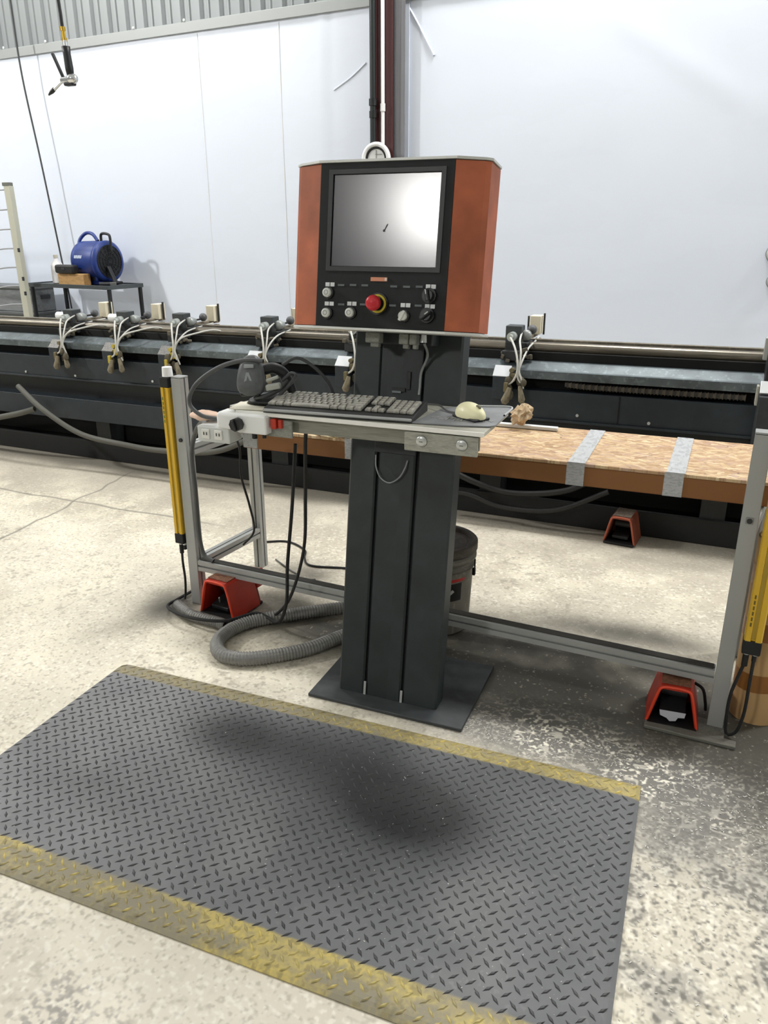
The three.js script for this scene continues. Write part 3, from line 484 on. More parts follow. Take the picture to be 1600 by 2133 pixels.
// panel housing; its origin is the middle of the front face
const PX = -.017, PV0 = 1.221, PV1 = 1.661, PW = .207, PVM = (PV0 + PV1) / 2, PH = PV1 - PV0;
{
  const housing = T('panel_housing', (() => { const s = shapeZ([[-.262, -.15], [.262, -.15], [.276, -.125], [.278, -.034], [.268, -.026], [.2, -.004], [-.2, -.004], [-.268, -.026], [-.278, -.034], [-.276, -.125]]); return plain(new THREE.ExtrudeGeometry(s, { depth: PH, bevelEnabled: false }).rotateX(-Math.PI / 2)).translate(0, -PH / 2, 0); })(), grainy(0x1c2124, .6, 0, { side: THREE.DoubleSide }), PX, PVM, PW);
  const cheek = sgn => { // folded orange side cheek
    const s = shapeZ([[.194, 0], [.196, .001], [.236, -.0125], [.27, -.024], [.283, -.034], [.283, -.13], [.278, -.13], [.278, -.036], [.266, -.028], [.194, -.005]].map(([x, z]) => [x * sgn, z]));
    return plain(new THREE.ExtrudeGeometry(s, { depth: PH - .004, bevelEnabled: false }).rotateX(-Math.PI / 2)).translate(0, -PH / 2 + .002, 0); };
  const om = grainy(0xbd6642, .6, 0, { side: THREE.DoubleSide });
  for (const s of [-1, 1]) T('orange_cheek', cheek(s), om, PX, PVM, PW);
  const plateS = shape([[-.26, -.152], [.26, -.152], [.286, -.13], [.287, -.034], [.272, -.022], [.2, .006], [-.2, .006], [-.272, -.022], [-.287, -.034], [-.286, -.13]]);
  const pg = ext(plateS, .007, .001).rotateX(Math.PI / 2);
  T('top_plate', pg, mat(0xc4c6c3, .45, .2), PX, PV1 + .007, PW); T('bottom_plate', pg, mat(0xd2d4d1, .45, .2), PX, PV0, PW);
  // front panel with a window for the screen
  const fs = shape([[-.195, -.22], [.195, -.22], [.195, .2195], [-.195, .2195]]); const hx0 = -.1735 - PX - .0, hx1 = .1445 - PX, hy0 = 1.3855 - PVM, hy1 = 1.632 - PVM;
  const hole = new THREE.Path(); hole.moveTo(hx0 + .0, hy0); hole.lineTo(hx0, hy1); hole.lineTo(hx1, hy1); hole.lineTo(hx1, hy0); hole.closePath(); fs.holes.push(hole);
  T('front_panel', plain(new THREE.ExtrudeGeometry(fs, { depth: .006, bevelEnabled: true, bevelSize: .001, bevelThickness: .001, bevelSegments: 2, bevelOffset: -.001 })), grainy(0x181d1f, .75, 0), PX, PVM, PW - .004);
  const bw = .012; const fr = new THREE.Shape(); fr.moveTo(hx0 - bw, hy0 - bw); fr.lineTo(hx1 + bw, hy0 - bw); fr.lineTo(hx1 + bw, hy1 + bw); fr.lineTo(hx0 - bw, hy1 + bw); fr.closePath();
  const fh = new THREE.Path(); fh.moveTo(hx0 + .002, hy0 + .002); fh.lineTo(hx0 + .002, hy1 - .002); fh.lineTo(hx1 - .002, hy1 - .002); fh.lineTo(hx1 - .002, hy0 + .002); fh.closePath(); fr.holes.push(fh);
  T('screen_bezel', plain(new THREE.ExtrudeGeometry(fr, { depth: .003, bevelEnabled: true, bevelSize: .001, bevelThickness: .001, bevelSegments: 1, bevelOffset: -.001 })), mat(0x131619, .45), PX, PVM, PW + .002);
  const scrMat = new THREE.MeshPhysicalMaterial({ color: 0x38373f, roughness: .19, metalness: 0, specularIntensity: 1, ior: 1.7 });
  T('screen', bx(hx1 - hx0 - .004, hy1 - hy0 - .004, .004, .001), scrMat, PX + (hx0 + hx1) / 2, PVM + (hy0 + hy1) / 2, PW - .002);
  T('screen_mark', mg([bx(.003, .016, .0006, 0).rotateZ(-.5), bx(.006, .006, .0006, 0, -.006, -.01, 0)]), mat(0x2d2c34, .6), -.008, 1.493, PW + .0005);
  T('maker_badge', bx(.05, .011, .003, .001), mat(0xcf8a6a, .5), -.02, 1.354, PW + .004);
  T('badge_strip', bx(.006, .008, .001, 0), mat(0xd9d4cf, .5), .001, 1.354, PW + .006);
  const capW = mat(0xd8dbd6, .4), capK = mat(0x17191b, .4), dark = mat(0x0d0f10, .45);
  const F = PW + .004;
  const collar = cylZ(.0168, .008, 28), cap = lathe([[0, .013], [.0095, .012], [.0125, .009], [.0135, 0], [0, 0]], 24).rotateX(Math.PI / 2), dot = new THREE.TorusGeometry(.006, .0012, 6, 16);
  for (const [x, v, w] of [[-.173, 1.314], [-.174, 1.258], [-.1, 1.261]]) { const c = T('button_collar', collar, dark, x, v, F + .003); M('push_button', cap, capW, c, [0, 0, .004]); M('button_ring', dot, mat(0xa9aca9, .5), c, [0, 0, .0168]); }
  { const c = T('button_collar', collar, dark, .061, 1.258, F + .003); M('selector_knob', mg([cap, bx(.009, .03, .012, .003, 0, 0, .012).rotateZ(-.5)]), capW, c, [0, 0, .004]); }
  for (const [x, v, a] of [[.132, 1.314, .2], [.13, 1.262, -.9]]) { const c = T('button_collar', cylZ(.02, .012, 28), dark, x, v, F + .005); M('selector_knob', mg([cylZ(.014, .014, 24).translate(0, 0, .006), bx(.01, .033, .018, .003, 0, 0, .014).rotateZ(a)]), capK, c, [0, 0, .005]); M('knob_mark', bx(.003, .012, .001, 0, 0, .008, .0295).rotateZ(a), mat(0xb5b8b8, .4), c); }
  // emergency stop
  { const c = T('stop_collar', cylZ(.03, .006, 32), dark, -.018, 1.288, F + .003);
    M('yellow_ring', new THREE.TorusGeometry(.022, .0035, 10, 32), mat(0xc9b83a, .5), c, [.001, 0, .006]);
    M('stop_stem', cylZ(.016, .03, 24), dark, c, [0, 0, .016]);
    M('stop_button', lathe([[0, .05], [.012, .0485], [.019, .044], [.0215, .036], [.0205, .027], [.012, .024], [0, .024]], 32).rotateX(Math.PI / 2), mat(0xc0202c, .35), c, [0, 0, .002]); }
  const lg = bx(.013, .011, .001, 0), lw = mat(0xdadddf, .5), ll = mat(0x5d6466, .6);
  for (const [x, v] of [[-.17, 1.337], [-.17, 1.284], [-.099, 1.286], [.063, 1.287], [.133, 1.338], [.134, 1.286]]) T('legend_plate', mg([lg.clone().translate(-.0075, 0, 0), lg.clone().translate(.0078, 0, 0)]), lw, x, v, F + .0005);
  const dg = bx(.02, .0055, .0008, 0);
  for (const [x, v] of [[-.135, 1.336], [-.098, 1.337], [-.062, 1.337], [.025, 1.336], [.063, 1.336], [.1, 1.337], [-.132, 1.283], [-.064, 1.285], [.025, 1.285], [.1, 1.287]]) T('legend_mark', dg, ll, x, v, F + .0004);
  // neck between column and panel, connectors below
  T('neck', bx(.2, .3, .07, .006, 0, 1.33, .03), grainy(0x2c3134, .5), 0, 0, 0);
  for (const [x, w] of [[-.068, .045], [.03, .03], [.058, .022]]) T('connector', mg([bx(w, .03, .035, .004), bx(w * .6, .014, .02, .003, .005, -.02, 0)]), grainy(0x8f918a, .5), x, PV0 - .024, PW - .1);
  T('cable_gland', mg([cyl(.008, .01, .022, 12)]), silver, .086, PV0 - .02, PW - .1);
  T('panel_cable', tube([[.086, 1.19, .1], [.075, 1.15, .03], [.052, 1.1, .012], [.05, 1.06, .01], [.05, 1.035, .012]], .004, 40), mat(0x9b9f9f, .4, .3), 0, 0, 0);
}
// tray (level)
{
  const q = new THREE.Group(); // not used as a level, only for offsets
  const tx = x => x + .837, tz = z => z + 2.07;
  const topS = shape([[tx(-1.262), tz(-1.935)], [tx(-.503), tz(-1.935)], [tx(-.503), tz(-2.2)], [tx(-.655), tz(-2.212)], [tx(-1.0), tz(-2.212)], [tx(-1.285), tz(-2.13)], [tx(-1.315), tz(-1.98)]].map(([x, z]) => [x, -z]));
  M('tray_top', ext(topS, .012, .002).rotateX(-Math.PI / 2), cream, con, [0, .986, 0]);
  M('tray_edge', bx(.76, .012, .004, .001, tx(-.883), .992, tz(-1.932)), mat(0xf2f2ec, .4), con);
  M('apron', bx(.68, .05, .012, .002, tx(-.865), .96, tz(-1.975)), grainy(0x9c9c90, .5, .1), con);
  M('support_bracket', mg([bx(.04, .05, .2, .003, tx(-.7), .958, tz(-2.09)), bx(.04, .05, .2, .003, tx(-.98), .958, tz(-2.09))]), grainy(0x8a8b84, .5), con);
  const lp = M('lock_plate', bx(.208, .054, .01, .003, tx(-.624), .955, tz(-1.938)), grainy(0xb4b5a9, .5, .1), con);
  for (const x of [-.677, -.563]) { M('lock', lathe([[0, .006], [.009, .006], [.012, .004], [.015, .0035], [.0165, 0], [0, 0]], 28).rotateX(Math.PI / 2), mat(0xc3c6c4, .3, .6), lp, [tx(x), .958, tz(-1.9325)]); M('lock_slot', bx(.01, .0025, .001, 0), mat(0x6a6c6a, .5), lp, [tx(x), .958, tz(-1.926)]); }
  M('blank_plate', bx(.088, .052, .008, .003, tx(-1.125), .95, tz(-1.945)), grainy(0x9a9c94, .5), con);
  const sb = M('switch_box', mg([bx(.085, .052, .07, .012, tx(-1.28), .965, tz(-1.945)), bx(.1, .056, .06, .006, tx(-1.2), .962, tz(-1.94))]), mat(0xeceeed, .45), con);
  M('switch_knob', mg([cylZ(.02, .02, 8), bx(.008, .03, .01, .002, 0, 0, .012).rotateZ(.3)]), mat(0x1a1c1e, .4), sb, [tx(-1.242), .962, tz(-1.898)]);
  M('rocker_switch', mg([bx(.018, .03, .02, .003, tx(-1.135), .966, tz(-1.935)), bx(.012, .026, .012, .002, tx(-1.116), .966, tz(-1.937))]), mat(0xb8321e, .4), con);
  M('cable_gland', mg([cyl(.008, .008, .02, 12, tx(-1.205), .925, tz(-1.935)), cyl(.006, .006, .016, 12, tx(-1.17), .928, tz(-1.932))]), black, con);
  const ob = M('outlet_box', bx(.115, .05, .07, .005, tx(-1.345), .915, tz(-1.96)), mat(0xcfd2d0, .45), con);
  for (const x of [-1.37, -1.325]) { M('outlet', mg([bx(.028, .03, .006, .008)]), mat(0xe6e6e0, .4), ob, [tx(x), .916, tz(-1.923)]); M('outlet_slots', mg([bx(.003, .009, .002, 0, -.005, .002, 0), bx(.003, .009, .002, 0, .005, .002, 0)]), mat(0x4a4b48, .5), ob, [tx(x), .916, tz(-1.9195)]); }
  M('hanger_plate', bx(.05, .07, .006, .002, tx(-1.24), .91, tz(-1.965)), grainy(0xb0b2b0, .5), con);
  M('tray_cable', mg([tube([[tx(-1.06), .95, tz(-1.99)], [tx(-1.07), .9, tz(-2.0)], [tx(-1.12), .7, tz(-2.08)], [tx(-1.2), .45, tz(-2.2)], [tx(-1.32), .2, tz(-2.3)], [tx(-1.44), .06, tz(-2.4)], [tx(-1.5), .012, tz(-2.44)]], .006, 70)]), rubber, con);
}
const trayTop = .9985;
// paper under the scanner
tag(M('paper_sheet', bx(.16, .003, .1, .001), mat(0xe4e0cf, .7), null, [-1.215, trayTop + .0017, -1.99], [0, .2, 0]), 'pale paper sheet at the left end of the tray', 'paper');
tag(M('rag', (() => { const g = new THREE.SphereGeometry(.05, 24, 16).scale(1.2, .3, .7), p = g.attributes.position; for (let i = 0; i < p.count; i++) { const f = 1 + .5 * (fbm(p.getX(i) * 40, p.getZ(i) * 40, 3) - .5); p.setXYZ(i, p.getX(i) * f, Math.max(-.012, p.getY(i) * f), p.getZ(i) * f); } g.computeVertexNormals(); return g; })(), mat(0xe6c7b2, .8), null, [-1.415, .955, -1.99]), 'pinkish cloth scrap on top of the outlet box', 'rag');
// keyboard
{
  const t = thing('keyboard', 'dark grey full size computer keyboard on the console tray', 'keyboard', [-.945, trayTop + .001, -2.022], .075);
  const km = grainy(0x4b4d4e, .5), kk = dusty(0xe4e5e2, .55);
  M('body', ext(shape([[-.083, 0], [-.083, .01], [-.076, .015], [.07, .03], [.083, .026], [.083, 0]]), .452, .002).rotateY(Math.PI / 2).translate(-.226, 0, 0), grainy(0x3c3e3f, .5, 0, { side: THREE.DoubleSide }), t);
  M('front_lip', bx(.45, .008, .008, .003, 0, .009, .085), mat(0xa9abad, .45), t);
  const U = .01945, cache = {};
  const keyG = (w, h = 1) => cache[w + '_' + h] || (cache[w + '_' + h] = ext(shape([[-w * U / 2 + .001, -h * .0185 / 2 + .001], [w * U / 2 - .001, -h * .0185 / 2 + .001], [w * U / 2 - .001, h * .0185 / 2 - .001], [-w * U / 2 + .001, h * .0185 / 2 - .001]]), .009, .0022, 1).rotateX(-Math.PI / 2));
  const rows = [[[...Array(13)].map(() => 1), 0], [[1, 1, 1, 1, 1, 1, 1, 1, 1, 1, 1, 1, 1, 2], 0], [[1.5, ...Array(12).fill(1), 1.5], 0], [[1.75, ...Array(11).fill(1), 2.25], 0], [[2.25, ...Array(10).fill(1), 2.75], 0], [[1.25, 1.25, 1.25, 6.25, 1.25, 1.25, 1.25, 1.25], 0]];
  const zr = [-.063, -.04, -.0205, -.001, .0185, .038].map(z => z + .012), yAt = z => .0245 - z * .115;
  const put = (x, z, w, h = 1) => M('key', keyG(w, h), kk, t, [-.2215 + x * U, yAt(z), z], [.115, 0, 0]);
  rows.forEach(([ws], r) => { let x = 0; ws.forEach((w, i) => { if (r === 0 && (i === 1 || i === 5 || i === 9)) x += i === 1 ? 1 : .5; put(x + w / 2, zr[r], w); x += w; }); });
  for (const r of [0, 1, 2]) for (const k of [0, 1, 2]) put(15.45 + k + .5, zr[r], 1);
  put(16.95, zr[4], 1); for (const k of [0, 1, 2]) put(15.45 + k + .5, zr[5], 1);
  for (const r of [1, 2, 3, 4, 5]) for (const k of [0, 1, 2]) { if (r === 5 && k === 1) continue; put(18.75 + k + (r === 5 && k === 0 ? 1 : .5), zr[r], r === 5 && k === 0 ? 2 : 1); }
  put(22.25, zr[1], 1); put(22.25, (zr[2] + zr[3]) / 2, 1, 2.05); put(22.25, (zr[4] + zr[5]) / 2, 1, 2.05);
}
// mouse pad and mouse
{
  const pd = shape([[-.715, -1.957], [-.585, -1.97], [-.505, -1.99], [-.492, -2.01], [-.497, -2.235], [-.51, -2.243], [-.65, -2.2], [-.69, -2.17]].map(([x, z]) => [x, -z]));
  const pg = ext(pd, .004, .0012).rotateX(-Math.PI / 2);
  const p = thing('mouse_pad', 'thin grey mouse pad on the right end of the tray', 'mouse pad', [0, trayTop + .0005, 0]);
  M('pad', pg, grainy(0x94979a, .6), p);
  M('pad_rim', tube([[-.655, .006, -2.198], [-.58, .006, -2.22], [-.512, .006, -2.238], [-.5, .006, -2.23], [-.496, .006, -2.12]], .003, 40), mat(0xb9bcbe, .5), p);
  const fl = []; for (let i = 0; i < 14; i++) fl.push(bx(.004, .0008, rr(.015, .035), 0).rotateY(rr(-.3, .1)).translate(-.68 + i * .0065 + rr(-.002, .002), .0046, -2.035 + rr(-.012, .012)));
  for (let i = 0; i < 5; i++) fl.push(bx(.003, .0008, rr(.01, .02), 0).rotateY(rr(-1, 1)).translate(-.535 + i * .006, .0046, -2.04 + rr(-.012, .012)));
  M('print', mg(fl), mat(0x9b9d9c, .6), p);
  const m = thing('computer_mouse', 'cream yellow computer mouse on the mouse pad', 'mouse', [-.577, trayTop + .0052, -2.06], 1.0);
  const g = new THREE.SphereGeometry(1, 36, 24), a = g.attributes.position; for (let i = 0; i < a.count; i++) { let x = a.getX(i), y = a.getY(i), z = a.getZ(i); const s = 1 - .14 * z; a.setXYZ(i, x * .032 * s, Math.max(-.2, y) * .034 * (1 - .12 * z) + .008, z * .054); } g.computeVertexNormals();
  M('shell', g, mat(0xf3efc6, .4), m, [0, .0022, 0]);
  M('base', bx(.056, .007, .098, .003, 0, .0036, 0), mat(0x2c2d2e, .5), m);
  M('wheel', cylX(.008, .007, 16), mat(0x6c6a55, .5), m, [0, .035, .03]);
  m.updateMatrixWorld(true); m.attach(hose('cord', 'thin dark cord', [[-.61, trayTop + .012, -2.08], [-.66, trayTop + .008, -2.11], [-.7, trayTop + .014, -2.15], [-.735, trayTop + .01, -2.17], [-.78, trayTop + .006, -2.185]], .0028, mat(0x5d5e5d, .6), 'cord', 8)); delete m.children[m.children.length - 1].userData.category; delete m.children[m.children.length - 1].userData.label;
}
// barcode scanner on its stand
{
  const t = thing('barcode_scanner', 'grey handheld barcode scanner standing nose up in a black cradle', 'scanner', [-1.222, trayTop + .004, -2.03], .25);
  const gm = grainy(0x5d6163, .45), bk = mat(0x1c1e20, .5), lt = mat(0x8f9496, .4);
  // head: rounded elongated shell facing the operator
  const g = new THREE.SphereGeometry(1, 40, 28), a = g.attributes.position; for (let i = 0; i < a.count; i++) { let x = a.getX(i), y = a.getY(i), z = a.getZ(i); const pw = v => Math.sign(v) * Math.pow(Math.abs(v), .72); x = pw(x); y = pw(y); z = pw(z); const w = 1 + .22 * -y; a.setXYZ(i, x * .041 * w, y * .061, z * .024 + (y > 0 ? -.012 * y : -.004 * y)); } g.computeVertexNormals();
  M('head', g, gm, t, [-.028, .088, .03], [-.18, .0, .04]);
  M('chevron', mg([bx(.007, .048, .003, .001).rotateZ(-.3).translate(-.0078, 0, 0), bx(.007, .048, .003, .001).rotateZ(.3).translate(.0078, 0, 0)]), lt, t, [-.03, .078, .0555], [-.1, 0, .04]);
  M('top_window', bx(.03, .012, .006, .003), lt, t, [-.028, .118, .047], [-.45, 0, .04]);
  M('scan_window', bx(.06, .014, .02, .005), mat(0x0b0c0d, .25), t, [-.028, .036, .044], [-.1, 0, .04]);
  M('grip', mg([tube([[0, .1, .0], [.03, .105, -.01], [.055, .09, -.02], [.07, .06, -.025], [.08, .03, -.025]], .017, 30, 14)]), bk, t);
  M('cradle_base', mg([lathe([[0, .03], [.03, .028], [.055, .012], [.062, 0], [0, 0]], 32).scale(1.2, 1, .75)]), bk, t, [.02, 0, 0]);
  M('cradle_arm', mg([tube([[-.02, .02, .03], [.015, .03, .045], [.05, .045, .03], [.075, .07, .0]], .007, 30), tube([[.045, .02, .035], [.075, .05, .02], [.1, .085, -.005], [.085, .09, -.01], [.06, .07, .005]], .0055, 36)]), grainy(0x4a4d4f, .45), t);
  M('silver_clip', mg([bx(.045, .018, .02, .004).rotateZ(.2).translate(.042, .058, .04), bx(.04, .01, .012, .003).rotateZ(.35).translate(.038, .08, .034)]), mat(0xa9aca6, .4, .3), t);
  t.updateMatrixWorld(true); const sc1 = hose('cable', '', [[-1.2, 1.135, -2.0], [-1.26, 1.135, -1.99], [-1.345, 1.11, -1.98], [-1.425, 1.05, -1.96], [-1.44, 1.0, -1.95], [-1.4, .968, -1.945], [-1.335, .96, -1.945]], .0065, mat(0x4a4c4e, .5));
  const sc2 = hose('lead', '', [[-1.16, 1.12, -2.04], [-1.12, 1.14, -2.06], [-1.07, 1.11, -2.08], [-1.035, 1.06, -2.1], [-1.02, 1.01, -2.11]], .005, mat(0x3a3c3e, .5)); for (const c of [sc1, sc2]) { t.attach(c); c.userData = {}; }
}

// ---------- floor items ----------
// anti fatigue mat
{
  const X0 = -1.82, X1 = 0, Z0 = -1.945, Z1 = -1.03, W = X1 - X0, D = Z1 - Z0, CX = (X0 + X1) / 2, CZ = (Z0 + Z1) / 2;
  const t = thing('floor_mat', 'black diamond tread floor mat with yellow long edges', 'mat', [CX, .001, CZ], .008);
  const matTex = tex(1024, 512, (u, v) => {
    const x = X0 + u * W, z = Z0 + v * D, n = fbm(x * 9, z * 9, 4), f = fbm(x * 60, z * 60, 3), b = fbm(x * 3 + 5, z * 3, 3);
    let c = mix3(mix3([110, 111, 114], [132, 133, 135], n), mix3([88, 90, 93], [108, 110, 112], n), sst(-1.5, -.1, x)); c = mix3(c, [135, 135, 134], sst(.55, .75, b) * .35 + sst(.7, .8, f) * .3);
    const feet = Math.min(1, 1.1 * blob(x, z, -.575, -1.6, .17, .115) + .75 * blob(x, z, -1.2, -1.72, .16, .11) + .45 * blob(x, z, -.85, -1.72, .3, .14) + .25 * blob(x, z, -.7, -1.6, .4, .25));
    c = mix3(c, [24, 26, 27], Math.min(1, feet * 1.15) * .95);
    const eb = sst(-1.872, -1.882, z + .004 * (f - .5)), ef = sst(-1.128, -1.118, z + .004 * (f - .5)), e = Math.max(eb, ef);
    if (e > 0) { const clean = ef > eb ? sst(.38, .62, fbm(x * 4 + 40, z * 14, 4) + .12 * sst(-1.0, -.3, x)) : sst(-1.75, -.05, x) * .75 + .3 * (fbm(x * 7, z * 20, 3) - .4);
      let yc = mix3([138, 131, 110], [198, 178, 98], Math.min(1, Math.max(0, clean * .75 + 1.1 * (f - .5) + .5 * (fbm(x * 130, z * 130, 2) - .5)))); yc = mix3(yc, [88, 84, 74], sst(.55, .75, f) * .4); c = mix3(c, yc, e); }
    return c; });
  const hw = W / 2, hd = D / 2, cr = .035;
  const g = plain(new THREE.BoxGeometry(W, .009, D, 182, 1, 92)); { const p = g.attributes.position, uv = g.attributes.uv;
    for (let i = 0; i < p.count; i++) { let x = p.getX(i), z = p.getZ(i), y = p.getY(i) > 0 ? 1 : 0; const e = Math.max(Math.abs(x) - (hw - .03), Math.abs(z) - (hd - .03), 0) / .03;
      const dx = Math.abs(x) - (hw - cr), dz = Math.abs(z) - (hd - cr); if (dx > 0 && dz > 0 && x < 0) { const k = Math.max(dx, dz) / Math.hypot(dx, dz); x = Math.sign(x) * (hw - cr + dx * k); z = Math.sign(z) * (hd - cr + dz * k); }
      p.setXYZ(i, x, y ? .010 - .0075 * e * e : 0, z); uv.setXY(i, (x + hw) / W, (z + hd) / D); } g.computeVertexNormals(); }
  M('mat_body', g, mat(0xffffff, .55, 0, { map: matTex }), t);
  // raised tread lugs
  const L = .0148, lw = .0042, lh = .0024;
  const lg = new THREE.BufferGeometry(); { const P = [[-L, 0, 0], [0, 0, lw], [L, 0, 0], [0, 0, -lw], [-L * .55, lh, 0], [0, lh, lw * .45], [L * .55, lh, 0], [0, lh, -lw * .45]]; const I = [[0, 1, 5, 4], [1, 2, 6, 5], [2, 3, 7, 6], [3, 0, 4, 7], [4, 5, 6, 7]]; const v = []; for (const [a, b, c, d] of I) for (const k of [a, b, c, a, c, d]) v.push(...P[k]); lg.setAttribute('position', new THREE.Float32BufferAttribute(v, 3)); lg.computeVertexNormals(); }
  const pitch = .0268, spots = []; for (let i = -60; i <= 60; i++) for (let j = -60; j <= 60; j++) { const x = (i + j) * pitch * Math.SQRT1_2, z = (i - j) * pitch * Math.SQRT1_2; if (Math.abs(x) < hw - .018 && Math.abs(z) < hd - .014) spots.push([x, z, (i + j) & 1]); }
  const im = new THREE.InstancedMesh(lg, mat(0xffffff, .5), spots.length);
  const o = new THREE.Object3D(), col = new THREE.Color(); let k = 0;
  for (const [x, z, odd] of spots) {
    const wx = CX + x, wz = CZ + z;
    const edge = Math.max(0, Math.abs(x) - (hw - .03)) / .03, ez = Math.max(0, Math.abs(z) - (hd - .03)) / .03, dy = -.0075 * Math.pow(Math.max(edge, ez), 2);
    o.position.set(x, .0099 + dy, z); o.rotation.set(0, (odd ? 1 : -1) * Math.PI / 4, 0); o.updateMatrix(); im.setMatrixAt(k, o.matrix);
    const inY = wz < -1.878 || wz > -1.122; let cc;
    if (inY) { const cl = wz > -1.5 ? .35 + .65 * fbm(wx * 4 + 40, wz * 14, 3) : sst(-1.8, -.1, wx) * .8 + .1; cc = mix3([126, 119, 98], [220, 198, 104], Math.min(1, cl * rr(.3, 1.2))); } else { const ft = Math.min(1, blob(wx, wz, -.575, -1.6, .19, .13) + .6 * blob(wx, wz, -1.2, -1.72, .18, .12)); const v = (62 - 10 * sst(-1.5, -.1, wx) + 18 * rnd()) * (1 - .55 * ft); cc = [v, v + 1, v + 3]; }
    col.setRGB(cc[0] / 255, cc[1] / 255, cc[2] / 255, THREE.SRGBColorSpace); im.setColorAt(k, col); k++;
  }
  im.name = 'tread_lugs'; im.userData.kind = 'stuff'; im.castShadow = im.receiveShadow = true; t.add(im);
}
// foot pedals
function pedal(label, pos, turn, o = {}) {
  const t = thing('foot_pedal', label, 'foot pedal', pos, turn, 'red hooded foot pedals');
  const rm = o.dusty ? dusty(0xa8583f, .6) : red;
  const outer = [[-.081, 0], [-.052, .128], [-.044, .136], [.044, .136], [.052, .128], [.081, 0]];
  const inner = [[.07, 0], [.043, .118], [.037, .124], [-.037, .124], [-.043, .118], [-.07, 0]];
  M('hood', ext(shape([...outer, ...inner]), .15, .002).translate(0, .008, -.09), rm, t);
  M('hood_top', bx(.088, .003, .13, .001, 0, .1462, -.02), dusty(o.dusty ? 0x8f8278 : 0x9a6a52, .8), t);
  M('hood_back', ext(shape([[-.075, 0], [-.046, .124], [.046, .124], [.075, 0]]), .02, .002).translate(0, .008, -.105), o.dusty ? rm : grainy(0x8c2a18, .5), t);
  M('hood_rim', mg([tube([[-.0755, .01, .06], [-.0475, .128, .06], [-.04, .138, .06], [.04, .138, .06], [.0475, .128, .06], [.0755, .01, .06]], .0045, 60, 6)]), o.dusty ? mat(0xb0593f, .5) : mat(0xe2482a, .4), t);
  M('base', bx(.15, .012, .19, .004, 0, .0065, -.02), black, t);
  M('treadle', bx(.08, .016, .1, .004), mat(0x222426, .55), t, [0, .042, -.005], [.22, 0, 0]);
  M('switch_body', mg([bx(.09, .06, .05, .01, 0, .05, -.07), cylX(.02, .08, 20).translate(0, .085, -.03)]), mat(0x2b2d2f, .6), t);
  if (o.plate) M('toe_plate', mg([ext(shape([[-.04, .02], [.04, .022], [.037, .006], [.018, .003], [.012, -.009], [-.006, -.013], [-.016, -.004], [-.036, .002]]), .003, .0008)]), mat(0xc5c6d0, .4, .3), t, [0, .03, .052], [-.2, 0, 0]);
  if (o.spring) M('spring_pin', cyl(.003, .003, .05, 8), silver, t, [-.01, .055, .03], [.6, 0, -.4]);
  if (o.hump) M('hood_side', mg([bx(.018, .07, .05, .008, .056, .1, -.12), bx(.03, .05, .05, .008, .02, .1, -.13)]), rm, t);
  return t;
}
pedal('red hooded foot pedal with metal toe plate beside the right frame post', [.058, .001, -2.345], .02, { plate: 1 });
pedal('red hooded foot pedal with a rear hump under the left frame post', [-1.70, .001, -2.44], -.12, { spring: 1, hump: 1 }).scale.setScalar(1.12);
pedal('dusty red foot pedal by the machine base under the chipboard', [-.262, .001, -3.86], -.12, { dusty: 1 });
// corrugated hose on the floor
function ribbed(name, label, pts, r) {
  const c = new THREE.CatmullRomCurve3(pts.map(V), false, 'centripetal'), len = c.getLength(), N = Math.round(len / .0035);
  const g = new THREE.TubeGeometry(c, N, r, 14, false), p = g.attributes.position, n = g.attributes.normal;
  for (let i = 0; i <= N; i++) { const d = .0022 * Math.cos(i / N * len / .0115 * Math.PI * 2); for (let j = 0; j <= 14; j++) { const k = i * 15 + j; p.setXYZ(k, p.getX(k) + n.getX(k) * d, p.getY(k) + n.getY(k) * d, p.getZ(k) + n.getZ(k) * d); } }
  g.computeVertexNormals(); return tag(M(name, g, grainy(0x8d8d89, .5)), label, 'hose');
}
ribbed('vacuum_hose', 'grey ribbed hose making a wide loop on the floor by the console', [[-1.0, .03, -2.5], [-1.13, .029, -2.4], [-1.22, .029, -2.25], [-1.32, .029, -2.15], [-1.42, .029, -2.09], [-1.5, .029, -2.09], [-1.56, .029, -2.15], [-1.575, .029, -2.24], [-1.54, .029, -2.34], [-1.44, .029, -2.44], [-1.27, .029, -2.58], [-1.12, .029, -2.68]], .025);
ribbed('vacuum_hose', 'grey hose end poking out left behind the red pedal', [[-1.9, .026, -2.37], [-1.8, .026, -2.315], [-1.72, .026, -2.305], [-1.655, .026, -2.3], [-1.61, .026, -2.29]], .022);
